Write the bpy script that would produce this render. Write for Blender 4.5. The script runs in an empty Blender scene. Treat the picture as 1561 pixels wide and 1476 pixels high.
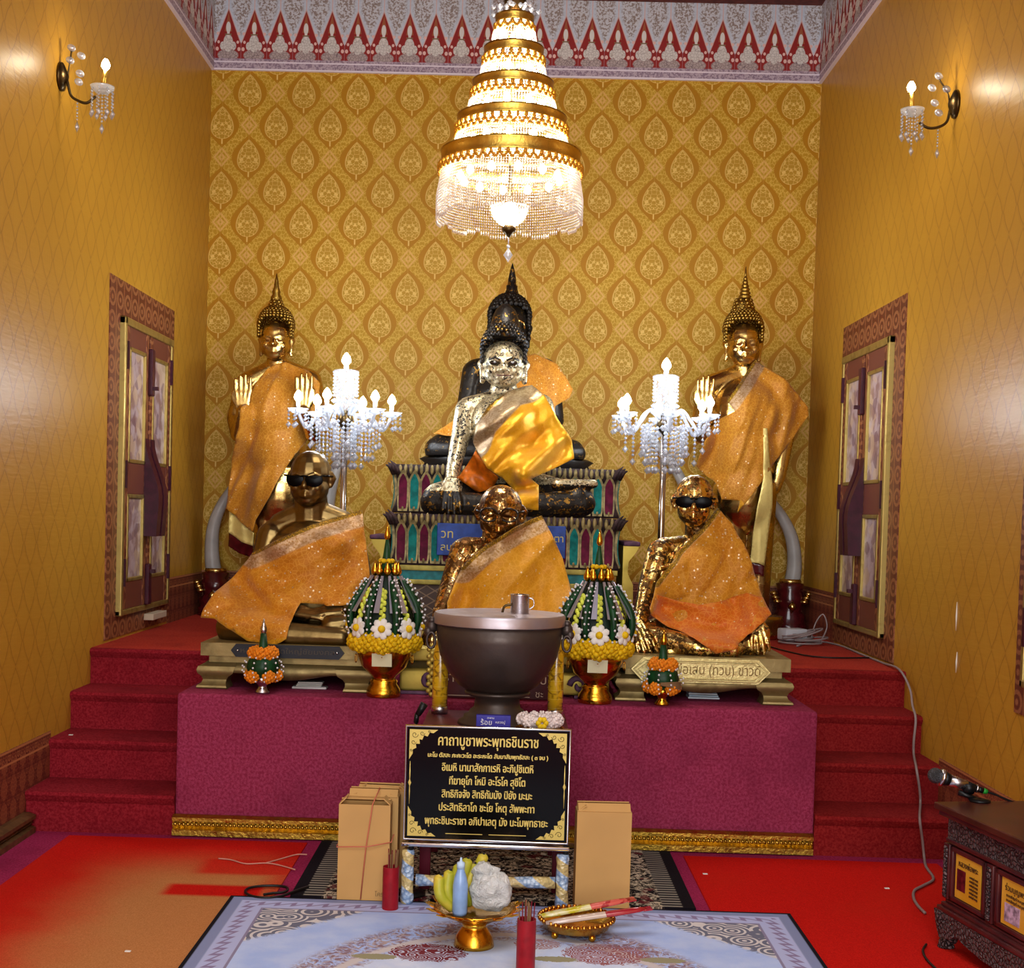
import bpy, bmesh, math, random
from mathutils import Vector, Matrix, noise
from mathutils.bvhtree import BVHTree
from mathutils.geometry import delaunay_2d_cdt
PI = math.pi
sc = bpy.context.scene
col = sc.collection

# ------------------------------------------------------------------ camera, sky, exposure
F, PPX, PPY = 2040.0, 747.35, 857.35          # focal length and principal point in pixels of the 1561 x 1476 frame
YAW, PITCH, ROLL, EYE = -0.0153, 0.0374, 0.0277, 1.3783
fwd = Vector((math.sin(YAW)*math.cos(PITCH), math.cos(YAW)*math.cos(PITCH), -math.sin(PITCH)))
rgt = Vector((math.cos(YAW), -math.sin(YAW), 0.0))
upv = rgt.cross(fwd)
cr, sr = math.cos(ROLL), math.sin(ROLL)
cam_r = rgt*cr + upv*sr
cam_u = upv*cr - rgt*sr
cd = bpy.data.cameras.new('camera')
cam = bpy.data.objects.new('camera', cd)
col.objects.link(cam)
cd.sensor_fit = 'HORIZONTAL'
cd.sensor_width = 36.0
cd.lens = 36.0*F/1561.0
cd.shift_x = (780.5-PPX)/1561.0
cd.shift_y = (PPY-738.0)/1561.0
cd.clip_start = 0.05
cam.matrix_world = Matrix(((cam_r.x, cam_u.x, -fwd.x, 0.0), (cam_r.y, cam_u.y, -fwd.y, 0.0), (cam_r.z, cam_u.z, -fwd.z, EYE), (0, 0, 0, 1)))
sc.camera = cam

sc.view_settings.view_transform = 'Standard'
sc.view_settings.look = 'None'
sc.view_settings.gamma = 1.0
sc.view_settings.exposure = 1.0
sc.view_settings.use_curve_mapping = False
sc.cycles.use_denoising = True
sc.cycles.max_bounces = 7
sc.cycles.diffuse_bounces = 4
sc.cycles.glossy_bounces = 4
sc.cycles.transmission_bounces = 3
sc.cycles.transparent_max_bounces = 10
sc.cycles.caustics_reflective = False
sc.cycles.caustics_refractive = False
sc.cycles.sample_clamp_indirect = 4.0

world = bpy.data.worlds.new('daylight')
sc.world = world
world.use_nodes = True
bgn = world.node_tree.nodes['Background']
bgn.inputs['Color'].default_value = (1.0, 0.97, 0.92, 1)
bgn.inputs['Strength'].default_value = 1.0

def area_light(name, loc, rot, sx, sy, power, color):
    l = bpy.data.lights.new(name, 'AREA')
    l.shape = 'RECTANGLE'; l.size = sx; l.size_y = sy; l.energy = power; l.color = color
    o = bpy.data.objects.new(name, l)
    o.location = loc; o.rotation_euler = rot
    col.objects.link(o)
    return o
# daylight of the open entrance behind the photographer
area_light('entrance_daylight', (0.0, -3.2, 2.3), (math.radians(79), 0, 0), 3.2, 3.4, 120, (0.95, 0.97, 1.0))
# added overhead fill that brightens the rug and stair treads, no lamp seen there
area_light('added_overhead_fill', (0.0, 1.6, 4.5), (math.radians(10), 0, 0), 2.6, 2.2, 72, (0.96, 0.98, 1.0))

# ------------------------------------------------------------------ pixel rays -> world points
def ray(px, py):
    a, b = (px-PPX)/F, -(py-PPY)/F
    return fwd + cam_r*a + cam_u*b
def P(px, py, Y):
    d = ray(px, py)
    return Vector((0, 0, EYE)) + d*(Y/d.y)
def PZ(px, py, z):
    d = ray(px, py)
    return Vector((0, 0, EYE)) + d*((z-EYE)/d.z)
def PX(px, py, x):
    d = ray(px, py)
    return Vector((0, 0, EYE)) + d*(x/d.x)
def S(n, Y):                                   # n pixels at depth Y, in metres
    return n*Y/F

# ------------------------------------------------------------------ node helper
def c(h, k=1.0):
    v = [int(h[i:i+2], 16)/255 for i in (0, 2, 4)]
    return tuple(((x/12.92) if x <= .04045 else ((x+.055)/1.055)**2.4)*k for x in v) + (1.0,)

class E:
    def __init__(s, g, sock): s.g, s.s = g, sock
    def _m(s, op, *o): return s.g.math(op, s, *o)
    def __add__(s, o): return s._m('ADD', o)
    __radd__ = __add__
    def __sub__(s, o): return s._m('SUBTRACT', o)
    def __rsub__(s, o): return s.g.math('SUBTRACT', o, s)
    def __mul__(s, o): return s._m('MULTIPLY', o)
    __rmul__ = __mul__
    def __truediv__(s, o): return s._m('DIVIDE', o)
    def __neg__(s): return s._m('MULTIPLY', -1.0)
    def __lt__(s, o): return s._m('LESS_THAN', o)
    def __gt__(s, o): return s._m('GREATER_THAN', o)
    def abs(s): return s._m('ABSOLUTE')
    def fract(s): return s._m('FRACT')
    def floor(s): return s._m('FLOOR')
    def cos(s): return s._m('COSINE')
    def sin(s): return s._m('SINE')
    def pow(s, o): return s._m('POWER', o)
    def mx(s, o): return s._m('MAXIMUM', o)
    def mn(s, o): return s._m('MINIMUM', o)
    def sqrt(s): return s._m('SQRT')
    def sm(s, a, b):                           # smoothstep a..b -> 0..1
        n = s.g.nt.nodes.new('ShaderNodeMapRange')
        n.interpolation_type = 'SMOOTHSTEP'
        s.g.put(n.inputs['Value'], s)
        n.inputs['From Min'].default_value = min(a, b); n.inputs['From Max'].default_value = max(a, b)
        n.inputs['To Min'].default_value = 0.0 if a < b else 1.0
        n.inputs['To Max'].default_value = 1.0 if a < b else 0.0
        return E(s.g, n.outputs[0])

class G:
    def __init__(s, name):
        s.m = bpy.data.materials.new(name); s.m.use_nodes = True
        s.nt = s.m.node_tree; s.b = s.nt.nodes['Principled BSDF']; s._o = None
        s.out = s.nt.nodes['Material Output']
    def put(s, sock, v):
        if isinstance(v, E): s.nt.links.new(v.s, sock)
        elif v is not None:
            try: sock.default_value = v
            except Exception: sock.default_value = v[:3]
    def math(s, op, *a):
        n = s.nt.nodes.new('ShaderNodeMath'); n.operation = op
        for i, v in enumerate(a): s.put(n.inputs[i], v)
        return E(s, n.outputs[0])
    def obj(s):
        if not s._o:
            tc = s.nt.nodes.new('ShaderNodeTexCoord'); sp = s.nt.nodes.new('ShaderNodeSeparateXYZ')
            s.nt.links.new(tc.outputs['Object'], sp.inputs[0])
            s._o = (E(s, tc.outputs['Object']), E(s, sp.outputs[0]), E(s, sp.outputs[1]), E(s, sp.outputs[2]))
        return s._o
    def vec(s, x, y, z=0.0):
        n = s.nt.nodes.new('ShaderNodeCombineXYZ')
        for i, v in enumerate((x, y, z)): s.put(n.inputs[i], v)
        return E(s, n.outputs[0])
    def attr(s, name):
        n = s.nt.nodes.new('ShaderNodeAttribute'); n.attribute_name = name
        return E(s, n.outputs['Fac'])
    def noise(s, scale, detail=2.0, rough=.5, v=None, dist=0.0):
        n = s.nt.nodes.new('ShaderNodeTexNoise')
        s.put(n.inputs['Vector'], v or s.obj()[0])
        n.inputs['Scale'].default_value = scale; n.inputs['Detail'].default_value = detail
        n.inputs['Roughness'].default_value = rough; n.inputs['Distortion'].default_value = dist
        return E(s, n.outputs[0])
    def voro(s, scale, feature='F1', v=None, out='Distance', rnd=1.0):
        n = s.nt.nodes.new('ShaderNodeTexVoronoi'); n.feature = feature
        s.put(n.inputs['Vector'], v or s.obj()[0])
        n.inputs['Scale'].default_value = scale; n.inputs['Randomness'].default_value = rnd
        return E(s, n.outputs[out])
    def chan(s, v, i=0):
        sp = s.nt.nodes.new('ShaderNodeSeparateXYZ'); s.put(sp.inputs[0], v)
        return E(s, sp.outputs[i])
    def mix(s, f, a, b):
        n = s.nt.nodes.new('ShaderNodeMix'); n.data_type = 'RGBA'
        s.put(n.inputs[0], f); s.put(n.inputs[6], a); s.put(n.inputs[7], b)
        return E(s, n.outputs[2])
    def bump(s, h, strength=.4, dist=.01):
        n = s.nt.nodes.new('ShaderNodeBump')
        s.put(n.inputs['Height'], h); n.inputs['Strength'].default_value = strength; n.inputs['Distance'].default_value = dist
        s.nt.links.new(n.outputs[0], s.b.inputs['Normal'])
    def set(s, col=None, rough=None, metal=None, spec=None, alpha=None, sheen=None, emit=None, estr=None, trans=None, coat=None):
        for k, v in (('Base Color', col), ('Roughness', rough), ('Metallic', metal), ('Specular IOR Level', spec), ('Alpha', alpha),
                     ('Sheen Weight', sheen), ('Emission Color', emit), ('Emission Strength', estr), ('Transmission Weight', trans), ('Coat Weight', coat)):
            if v is not None: s.put(s.b.inputs[k], v)
        return s.m

def plain(name, h, rough=.5, metal=0.0, var=0.0, scale=30, spec=None, k=1.0, bump=0.0, bscale=200, **kw):
    g = G(name); a = c(h, k); spec = .28 if spec is None and not metal else spec
    if var: a = g.mix(g.noise(scale, 3).sm(.3, .7), tuple(x*(1-var) for x in a[:3])+(1,), tuple(min(1, x*(1+var)) for x in a[:3])+(1,))
    if bump: g.bump(g.noise(bscale, 2), bump, .004)
    return g.set(a, rough, metal, spec, **kw)
def glow(name, colour, strength):
    g = G(name); return g.set((0.8, 0.8, 0.8, 1), .5, emit=colour, estr=strength)

# ------------------------------------------------------------------ mesh helpers
def link(o): col.objects.link(o); return o
def empty(name, loc, label=None, cat=None, group=None):
    o = bpy.data.objects.new(name, None); o.location = loc; o.empty_display_size = .05
    link(o)
    return tag(o, label, cat, group)
def tag(o, label=None, cat=None, group=None, kind=None):
    for k, v in (('label', label), ('category', cat), ('group', group), ('kind', kind)):
        if v: o[k] = v
    return o
def base(o):
    v = Vector(o.location)
    while o.parent: o = o.parent; v += Vector(o.location)
    return v
def obj(name, bm, m, parent=None, smooth=True, label=None, loc=None, recalc=True):
    """one mesh object; vertices are given in world space and stored relative to the parent"""
    me = bpy.data.meshes.new(name)
    if isinstance(bm, bpy.types.Mesh): me = bm
    else:
        if recalc: bmesh.ops.recalc_face_normals(bm, faces=bm.faces[:])
        off = base(parent) if parent else (Vector(loc) if loc else Vector((0, 0, 0)))
        for v in bm.verts: v.co -= off
        bm.to_mesh(me); bm.free()
        if smooth:
            me.shade_smooth()
    for x in (m if isinstance(m, (list, tuple)) else [m]): me.materials.append(x)
    o = bpy.data.objects.new(name, me); link(o)
    if smooth == 'auto':
        try:
            o.data.set_sharp_from_angle(angle=math.radians(38))
        except Exception: pass
    if parent: o.parent = parent
    elif loc is not None: o.location = loc
    if label: o['label'] = label
    return o
def struct(name, bm, m, smooth=False, parent=None, label=None):
    o = obj(name, bm, m, parent, smooth, label)
    if not parent: o['kind'] = 'structure'
    return o
def copy_tree(o, parent=None, shift=None):
    d = o.copy(); link(d)
    if parent: d.parent = parent
    for ch in [x for x in bpy.data.objects if x.parent == o]: copy_tree(ch, d)
    return d
B = bmesh.new
def box(bm, a, b, bev=0.0, M=None):
    x0, y0, z0 = a; x1, y1, z1 = b
    r = bmesh.ops.create_cube(bm, size=1.0)['verts']
    for v in r:
        v.co = Vector(((x0+x1)/2 + v.co.x*(x1-x0), (y0+y1)/2 + v.co.y*(y1-y0), (z0+z1)/2 + v.co.z*(z1-z0)))
    if bev:
        es = list({e for v in r for e in v.link_edges})
        r = list({v for f in bmesh.ops.bevel(bm, geom=es, offset=bev, segments=2, profile=.5, affect='EDGES')['faces'] for v in f.verts} | {v for v in r if v.is_valid})
    if M: bmesh.ops.transform(bm, matrix=M, verts=r)
    return bm
def lathe(bm, prof, at=(0, 0, 0), n=24, M=None, cap=True, wob=None):
    """prof: (radius, z) from bottom to top"""
    rings = []; at = Vector(at)
    for r, z in prof:
        ring = []
        for i in range(n):
            a = 2*PI*i/n; k = wob(a, z) if wob else 1.0
            p = Vector((r*k*math.cos(a), r*k*math.sin(a), z))
            if M: p = M @ p
            ring.append(bm.verts.new(at+p))
        rings.append(ring)
    for a, b in zip(rings, rings[1:]):
        for i in range(n): bm.faces.new((a[i], a[(i+1) % n], b[(i+1) % n], b[i]))
    if cap:
        bm.faces.new(rings[0][::-1]); bm.faces.new(rings[-1])
    return bm
def frame_of(d):
    d = d.normalized()
    u = d.cross(Vector((0, 0, 1)))
    if u.length < 1e-4: u = d.cross(Vector((0, 1, 0)))
    u.normalize(); return u, u.cross(d)
def tube(bm, pts, r, n=8, cap=True, closed=False):
    pts = [Vector(p) for p in pts]; k = len(pts); rings = []
    rad = r if isinstance(r, (list, tuple)) else [r]*k
    u = None
    for i, p in enumerate(pts):
        d = (pts[(i+1) % k] - pts[i-1]) if closed else (pts[min(i+1, k-1)] - pts[max(i-1, 0)])
        if d.length < 1e-9: d = Vector((0, 0, 1))
        d.normalize()
        if u is None: u, _ = frame_of(d)
        u = (u - d*u.dot(d))
        if u.length < 1e-6: u, _ = frame_of(d)
        u.normalize(); w = d.cross(u)
        rings.append([bm.verts.new(p + (u*math.cos(2*PI*j/n) + w*math.sin(2*PI*j/n))*rad[i]) for j in range(n)])
    prs = list(zip(rings, rings[1:]))
    if closed: prs.append((rings[-1], rings[0]))
    for a, b in prs:
        for j in range(n): bm.faces.new((a[j], a[(j+1) % n], b[(j+1) % n], b[j]))
    if cap and not closed:
        bm.faces.new(rings[0][::-1]); bm.faces.new(rings[-1])
    return bm
def ball(bm, p, r, seg=12, rings=8, M=None):
    if not isinstance(r, (tuple, list)): r = (r, r, r)
    T = Matrix.Translation(Vector(p))
    if M: T = T @ M.to_4x4()
    bmesh.ops.create_uvsphere(bm, u_segments=seg, v_segments=rings, radius=1.0, matrix=T @ Matrix.Diagonal((r[0], r[1], r[2], 1)))
    return bm
def gem(bm, p, r, h=None):
    h = h or r
    top = bm.verts.new(Vector(p)+Vector((0, 0, h))); bot = bm.verts.new(Vector(p)-Vector((0, 0, h)))
    ring = [bm.verts.new(Vector(p)+Vector((r*math.cos(PI/3*i), r*math.sin(PI/3*i), 0))) for i in range(6)]
    for i in range(6):
        bm.faces.new((ring[i], ring[(i+1) % 6], top)); bm.faces.new((ring[(i+1) % 6], ring[i], bot))
    return bm
def prism(bm, pts, M, t):
    """outline pts (u,v) placed by matrix M in its xy plane and extruded t along its z, centred"""
    a = [bm.verts.new(M @ Vector((p[0], p[1], -t/2))) for p in pts]
    b = [bm.verts.new(M @ Vector((p[0], p[1], t/2))) for p in pts]
    n = len(pts)
    bm.faces.new(a[::-1]); bm.faces.new(b)
    for i in range(n): bm.faces.new((a[i], a[(i+1) % n], b[(i+1) % n], b[i]))
    return bm
def spline(pts, n=8):
    """Catmull-Rom through points"""
    pts = [Vector(p) for p in pts]; out = []
    for i in range(len(pts)-1):
        p0, p1, p2, p3 = pts[max(i-1, 0)], pts[i], pts[i+1], pts[min(i+2, len(pts)-1)]
        for k in range(n):
            t = k/n
            out.append(.5*((2*p1)+(p2-p0)*t+(2*p0-5*p1+4*p2-p3)*t*t+(3*p1-p0-3*p2+p3)*t**3))
    out.append(pts[-1]); return out
XZ = Matrix(((1, 0, 0, 0), (0, 0, 1, 0), (0, 1, 0, 0), (0, 0, 0, 1)))     # outline in x,z; thickness along y
def text_mesh(body, size, ext=.0006, align='CENTER', width=None):
    cu = bpy.data.curves.new('lettering', 'FONT'); cu.body = body; cu.size = size; cu.align_x = align; cu.extrude = ext; cu.resolution_u = 3
    o = bpy.data.objects.new('lettering', cu); link(o)
    dg = bpy.context.evaluated_depsgraph_get(); dg.update()
    me = bpy.data.meshes.new_from_object(o.evaluated_get(dg))
    bpy.data.objects.remove(o); bpy.data.curves.remove(cu)
    bm = B(); bm.from_mesh(me); bpy.data.meshes.remove(me)
    if width and bm.verts:
        xs = [v.co.x for v in bm.verts]; k = width/max(1e-6, max(xs)-min(xs))
        for v in bm.verts: v.co.x *= k
    return bm
def put_text(name, body, size, M, m, parent, width=None, align='CENTER'):
    bm = text_mesh(body, size, width=width, align=align)
    bmesh.ops.transform(bm, matrix=M, verts=bm.verts[:])
    return obj(name, bm, m, parent, smooth=False)
# ------------------------------------------------------------------ materials of the room
XL, XR, YB, ZF, ZC = -1.9906, 1.8784, 8.5968, 4.14, 4.62
ZP, ZA, YA = .68, .594, 5.50
def m_back_wall():
    g = G('gold_lattice_wallpaper'); _, x, y, z = g.obj()
    q = P(381, 141, YB)
    u, v = (x-q.x)/.345+.5, (z-q.z)/.411+.5
    def layers(u, v):
        a, b = u.fract()-.5, v.fract()-.5
        cc = (b.abs().mn(.36)*(PI*.5/.36)).cos().mx(0.0).pow(1.15)
        og = (a.abs()-cc*.315).sm(.012, -.012)
        s = ((b+.22)/.50).mx(0.0).mn(1.0)
        hw = s.sqrt()*((1.0-s).pow(.9))*.53
        d = a.abs()-hw
        bud = d.sm(.012, -.012)
        w = g.vec(a.abs()*.84, b, 0.0)
        lace = (g.voro(19, 'DISTANCE_TO_EDGE', w, rnd=.7).sm(.06, .02)).mx(d.abs().sm(.022, .008))
        stem = (a.abs().sm(.02, .008))*((b+.25).abs().sm(.06, .04))
        return og, bud.mx(stem), lace
    o1, b1, l1 = layers(u, v)
    o2, b2, l2 = layers(u+.5, v+.5)
    og, bud = o1.mx(o2), b1.mx(b2)
    lace = (b1*l1).mx(b2*l2)
    # lattice ornament: crossing diamonds and speckled bands
    da = (u+.5).fract()-.5; db = v.fract()-.5
    ea, eb = u.fract()-.5, (v+.5).fract()-.5
    dm = (da.abs()+db.abs()).mn(ea.abs()+eb.abs())
    ring = (dm*34).sin().abs().sm(.55, .75)*dm.sm(.17, .14)
    w2 = g.vec(((u*2).fract()-.5).abs(), (v*2).fract()*1.0, 0.0)
    speck = g.voro(9, 'DISTANCE_TO_EDGE', w2).sm(.10, .05)
    light = g.mix(speck, c('b78c1c'), c('d0aa44'))
    light = g.mix(ring, light, c('d6a85a'))
    dark = c('ae7804')
    base_ = g.mix(og, light, dark)
    budc = g.mix(lace, c('b68c26'), c('e2be66'))
    colr = g.mix(bud, base_, budc)
    stain = g.noise(2.2, 4, .6).sm(.35, .7)
    colr = g.mix(stain*.18, colr, c('9a7420'))
    g.bump(g.noise(60, 3), .08, .004)
    return g.set(colr, .5, 0.0, .22)
def m_side_wall(name='gold_diamond_wallpaper'):
    g = G(name); _, x, y, z = g.obj()
    u, v = y/.145, z/.20
    a, b = u.fract()-.5, v.fract()-.5
    aa, bb = a.abs(), b.abs()
    wav = aa+bb+((bb-.25)*2*PI*2).cos()*.025
    line = (wav-.5).abs().sm(.05, .02)
    line2 = (wav-.40).abs().sm(.03, .012)
    dots = g.voro(26, 'DISTANCE_TO_EDGE', g.vec(aa, b*1.4, 0.0)).sm(.05, .02)
    cl = g.mix(dots*.4, c('b9882a'), c('a67820'))
    cl = g.mix(line*.75, cl, c('8f5f16'))
    cl = g.mix(line2*.4, cl, c('a06e1a'))
    fine = g.noise(1.0, 3, .6, g.vec(x*8, y*160, z*9))
    cl = g.mix(fine.sm(.3, .7)*.35, cl, c('c4942e'))
    worn = g.noise(1.1, 4, .6).sm(.4, .75)
    cl = g.mix(worn*.25, cl, c('a67826'))
    g.bump(g.noise(1.0, 2, .5, g.vec(x*4, y*6, z*60))+line*.15, .10, .010)
    return g.set(cl, .37, 0.0, .32)
def m_frieze(axis):
    g = G('painted_frieze_'+axis); _, x, y, z = g.obj()
    h = x if axis == 'back' else y
    q = P(349, 60, YB)
    u = ((h-q.x)/.1645+.5).fract()-.5; v = (z-ZF)/.48
    ua = u.abs()
    fine = g.noise(75, 3, .7).sm(.46, .56)
    scr = g.voro(60, 'DISTANCE_TO_EDGE').sm(.09, .03)
    ground = g.mix(fine, c('b9a8b4'), c('8a7688'))
    top = g.mix(fine, c('c9cbd2'), c('8f7f78'))
    hw = ((.80-v)/.46*.5).mn(.5).mx(0.0)
    edge = ua-hw
    blue = edge.sm(.22, .05)
    up = g.mix(blue*.9, top, c('c3cddc'))
    cl = g.mix(edge.sm(.012, -.012), up, c('8e1f1c'))
    cl = g.mix((edge.abs()).sm(.03, .01)*(v > .36)*.8, cl, c('d9b6ae'))
    crown = (ua-((.75-v)*.55)).sm(.02, -.01)*(v > .5)
    cl = g.mix(crown*.8, cl, c('a0603a'))
    def ell(cx, cv, rx, rv):
        p = (ua-cx)/rx if cx else u/rx
        q_ = (v-cv)/rv
        return (p*p+q_*q_).sm(1.15, .85)
    dotted = ell(.40, .47, .055, .022).mx(ell(.37, .36, .05, .02)).mx(ell(.42, .27, .06, .026))
    cl = g.mix(dotted, cl, c('e0b9b0'))
    legs = ell(0, .19, .40, .075)
    cl = g.mix(legs, cl, g.mix(scr, c('b0a09c'), c('7c6c70')))
    body = ell(0, .345, .19, .115).mx(ell(.21, .31, .10, .055))
    cl = g.mix(body, cl, g.mix(scr*.7, c('d4cfca'), c('998f88')))
    cl = g.mix(ell(0, .55, .088, .075).mx(ell(0, .47, .05, .06)), cl, c('dcd8d3'))
    cl = g.mix((v-.46).abs().sm(.012, .005)*(ua < .13), cl, c('7d6a4a'))
    floor_ = v.sm(.155, .14)
    cl = g.mix(floor_, cl, ground)
    ln = (v-.105).abs().sm(.012, .006).mx((v-.008).abs().sm(.016, .01))
    cl = g.mix(ln, cl, c('e2d8e2'))
    return g.set(cl, .55, 0.0, .3)
def m_dado(axis, top):
    """brown wallpaper border with rows of ornament"""
    g = G('brown_dado_'+axis); _, x, y, z = g.obj()
    h = x if axis == 'back' else y
    u = (h/.10).fract()-.5; w = top-z
    a = u.abs()
    v1 = g.vec(a*.10, (w/.09).fract()*.09, 0.0)
    cells = g.voro(75, 'DISTANCE_TO_EDGE', v1).sm(.10, .04)
    leaf = (a-((w/.10).fract()*PI).sin()*.36).sm(.05, -.03)
    cl = g.mix(leaf*.55, c('5a1f18'), c('8d4a30'))
    cl = g.mix(cells*.6, cl, c('9a5a3c'))
    band = (w < .055)
    cl = g.mix(band*.8, cl, g.mix(cells, c('5e2018'), c('a0643f')))
    ln = (w-.056).abs().sm(.006, .003).mx((w-.006).abs().sm(.006, .003))
    cl = g.mix(ln, cl, c('b07248'))
    return g.set(cl, .5, 0.0, .3)
def m_border():
    """reddish brown printed border round the shutters"""
    g = G('brown_printed_border'); _, x, y, z = g.obj()
    a, b = (y/.13).fract()-.5, (z/.11).fract()-.5
    r = (a*a+b*b).sqrt()
    ring = ((r-.34).abs().sm(.10, .05)).mx((a.abs()-.47).sm(-.03, .0)).mx(r.sm(.14, .09))
    cl = g.mix(ring, c('5e2a1a'), c('96603c'))
    cl = g.mix(g.noise(160, 2).sm(.45, .6)*.5, cl, c('70381f'))
    return g.set(cl, .5, 0.0, .3)
def carpet_mat(name, h, h2, scale=120, bump=.6, var=.5):
    g = G(name)
    n1, n2 = g.noise(scale, 3, .7), g.noise(3.5, 4, .6)
    cl = g.mix(n1.sm(.35, .65), c(h), c(h2))
    cl = g.mix(n2.sm(.45, .75)*var, cl, tuple(x*.6 for x in c(h)[:3])+(1,))
    g.bump(g.noise(scale*2, 3, .8), bump, .004)
    return g.set(cl, .95, 0.0, .1)
def m_red_carpet(name, faded):
    g = G(name); _, x, y, z = g.obj()
    n1 = g.noise(260, 2, .8)
    red = g.mix(n1.sm(.3, .7), c('ac0a06'), c('d41c12'))
    red = g.mix(g.noise(1.4, 3).sm(.4, .7)*.4, red, c('b8260f'))
    cl = red
    if faded:
        wob = g.noise(3.0, 3, .6)*.25-.12
        f = (x+wob).sm(-1.68, -1.18)*(y+wob*.6).sm(5.32, 4.75)
        k1 = ((x+1.02).abs().sm(.20, .15))*((y-4.70).abs().sm(.09, .05))
        k2 = ((x+.92).abs().sm(.26, .18))*((y-5.02).abs().sm(.13, .08))
        k3 = (x+wob*.3).sm(-.93, -.80)
        f = f*(1.0-k1.mx(k2*.85).mx(k3*.7))
        cl = g.mix(f*.9, red, g.mix(n1.sm(.3, .7), c('ab7440'), c('c48c55')))
    g.bump(n1, .5, .004)
    return g.set(cl, .95, 0.0, .1)
def m_gold(name, h='b98a3a', rough=.3, dirt=.35, dirth='3a2a14', scale=14, bump=.15, bscale=40, metal=1.0):
    g = G(name)
    n1 = g.noise(scale, 5, .65)
    cl = g.mix(n1.sm(.5, .75)*dirt, c(h), c(dirth))
    r = g.noise(scale*2, 3).sm(.2, .8)*.2+(rough-.08)
    if bump: g.bump(g.noise(bscale, 4, .6), bump, .01)
    return g.set(cl, r, metal)
def m_leaf(name, under, gold, cover, scale=30, gold2=None, metal=1.0, rough=.28, bump=.8, um=.25, copper=None):
    """gold leaf squares stuck unevenly over a statue"""
    g = G(name)
    v, w = g.voro(scale, 'F1', out='Color'), g.voro(scale*2.2, 'F1', out='Color')
    r, r2, q = g.chan(v, 0), g.chan(v, 1), g.chan(w, 0)
    val = r*.40+q*.30+g.noise(5.0, 3, .6)*.55+g.noise(24, 3, .7)*.5
    t = .86+(.5-cover)*.75
    mask = val.sm(t-.03, t+.03)
    gl = g.mix(r2, c(gold), c(gold2 or gold))
    if copper: gl = g.mix((g.chan(w, 1) > .86)*.8, gl, c(copper))
    cl = g.mix(mask, c(under), gl)
    g.bump(g.noise(scale*.45, 3, .6)*.9+q*.25+r*.35, bump, .006)
    k = 1.0-mask
    return g.set(cl, k*(.42-rough)+rough, k*um+mask*metal)

M = {}
M['back'] = m_back_wall(); M['side'] = m_side_wall()
M['frieze_b'] = m_frieze('back'); M['frieze_s'] = m_frieze('side')
M['dado_lo'] = m_dado('side', .372); M['dado_hi'] = m_dado('side', .945); M['dado_b'] = m_dado('back', .955)
M['border'] = m_border()
M['floor'] = carpet_mat('maroon_floor_carpet', '8a1a42', 'a8305c')
M['altar'] = carpet_mat('maroon_altar_carpet', '80243f', '9c3a5a', 90, .8)
M['stair'] = carpet_mat('dark_red_stair_carpet', '76101c', '94242e', 110, .7)
M['stair2'] = carpet_mat('brownish_red_stair_carpet', '741014', '8e2422', 110, .7)
M['platform'] = carpet_mat('red_platform_carpet', '9a2a20', 'b23c2c', 110, .5)
M['carpet_l'] = m_red_carpet('faded_red_carpet', True); M['carpet_r'] = m_red_carpet('red_carpet', False)
M['gold_trim'] = m_gold('old_gold_moulding', 'b8943c', .32, .5, '4a3810', 18, .3, 60)
M['ceiling'] = plain('dark_red_ceiling', '5e2a22', .7, var=.3)
M['plinth_gold'] = plain('dull_gold_baseboard', '6a4c2c', .4, .5, .3)

# ------------------------------------------------------------------ room shell
Y0 = -3.4
struct('floor', box(B(), (XL-.1, Y0, -.1), (XR+.1, YB+.1, 0)), M['floor'])
struct('wall_left', box(B(), (XL-.1, Y0, 0), (XL, YB, ZF)), M['side'])
struct('wall_right', box(B(), (XR, Y0, 0), (XR+.1, YB, ZF)), M['side'])
struct('wall_back', box(B(), (XL-.1, YB, 0), (XR+.1, YB+.1, ZF)), M['back'])
struct('ceiling', box(B(), (XL-.1, Y0, ZC), (XR+.1, YB+.1, ZC+.1)), M['ceiling'])
def moulding(name, m, x0, x1, y, z0, h, d, ax='x', face=-1):
    bm = B(); n = 10
    prof = [(0, 0), (d, 0), (d, .28*h), (.55*d, .36*h), (.8*d, .5*h), (.55*d, .62*h), (d, .7*h), (d, .88*h), (.4*d, h), (0, h)]
    a = []; b = []
    for q, zz in prof:
        if ax == 'x': a.append(bm.verts.new((x0, y+face*q, z0+zz))); b.append(bm.verts.new((x1, y+face*q, z0+zz)))
        else: a.append(bm.verts.new((y+face*q, x0, z0+zz))); b.append(bm.verts.new((y+face*q, x1, z0+zz)))
    k = len(prof)
    for i in range(k): bm.faces.new((a[i], a[(i+1) % k], b[(i+1) % k], b[i]))
    bm.faces.new(a[::-1]); bm.faces.new(b)
    return struct(name, bm, m)
struct('trim_1', box(B(), (XL, YB-.02, ZF), (XR, YB+.1, ZC)), M['frieze_b'])
struct('trim_2', box(B(), (XL-.1, Y0, ZF), (XL+.02, YB-.02, ZC)), M['frieze_s'])
struct('trim_3', box(B(), (XR-.02, Y0, ZF), (XR+.1, YB-.02, ZC)), M['frieze_s'])
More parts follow.
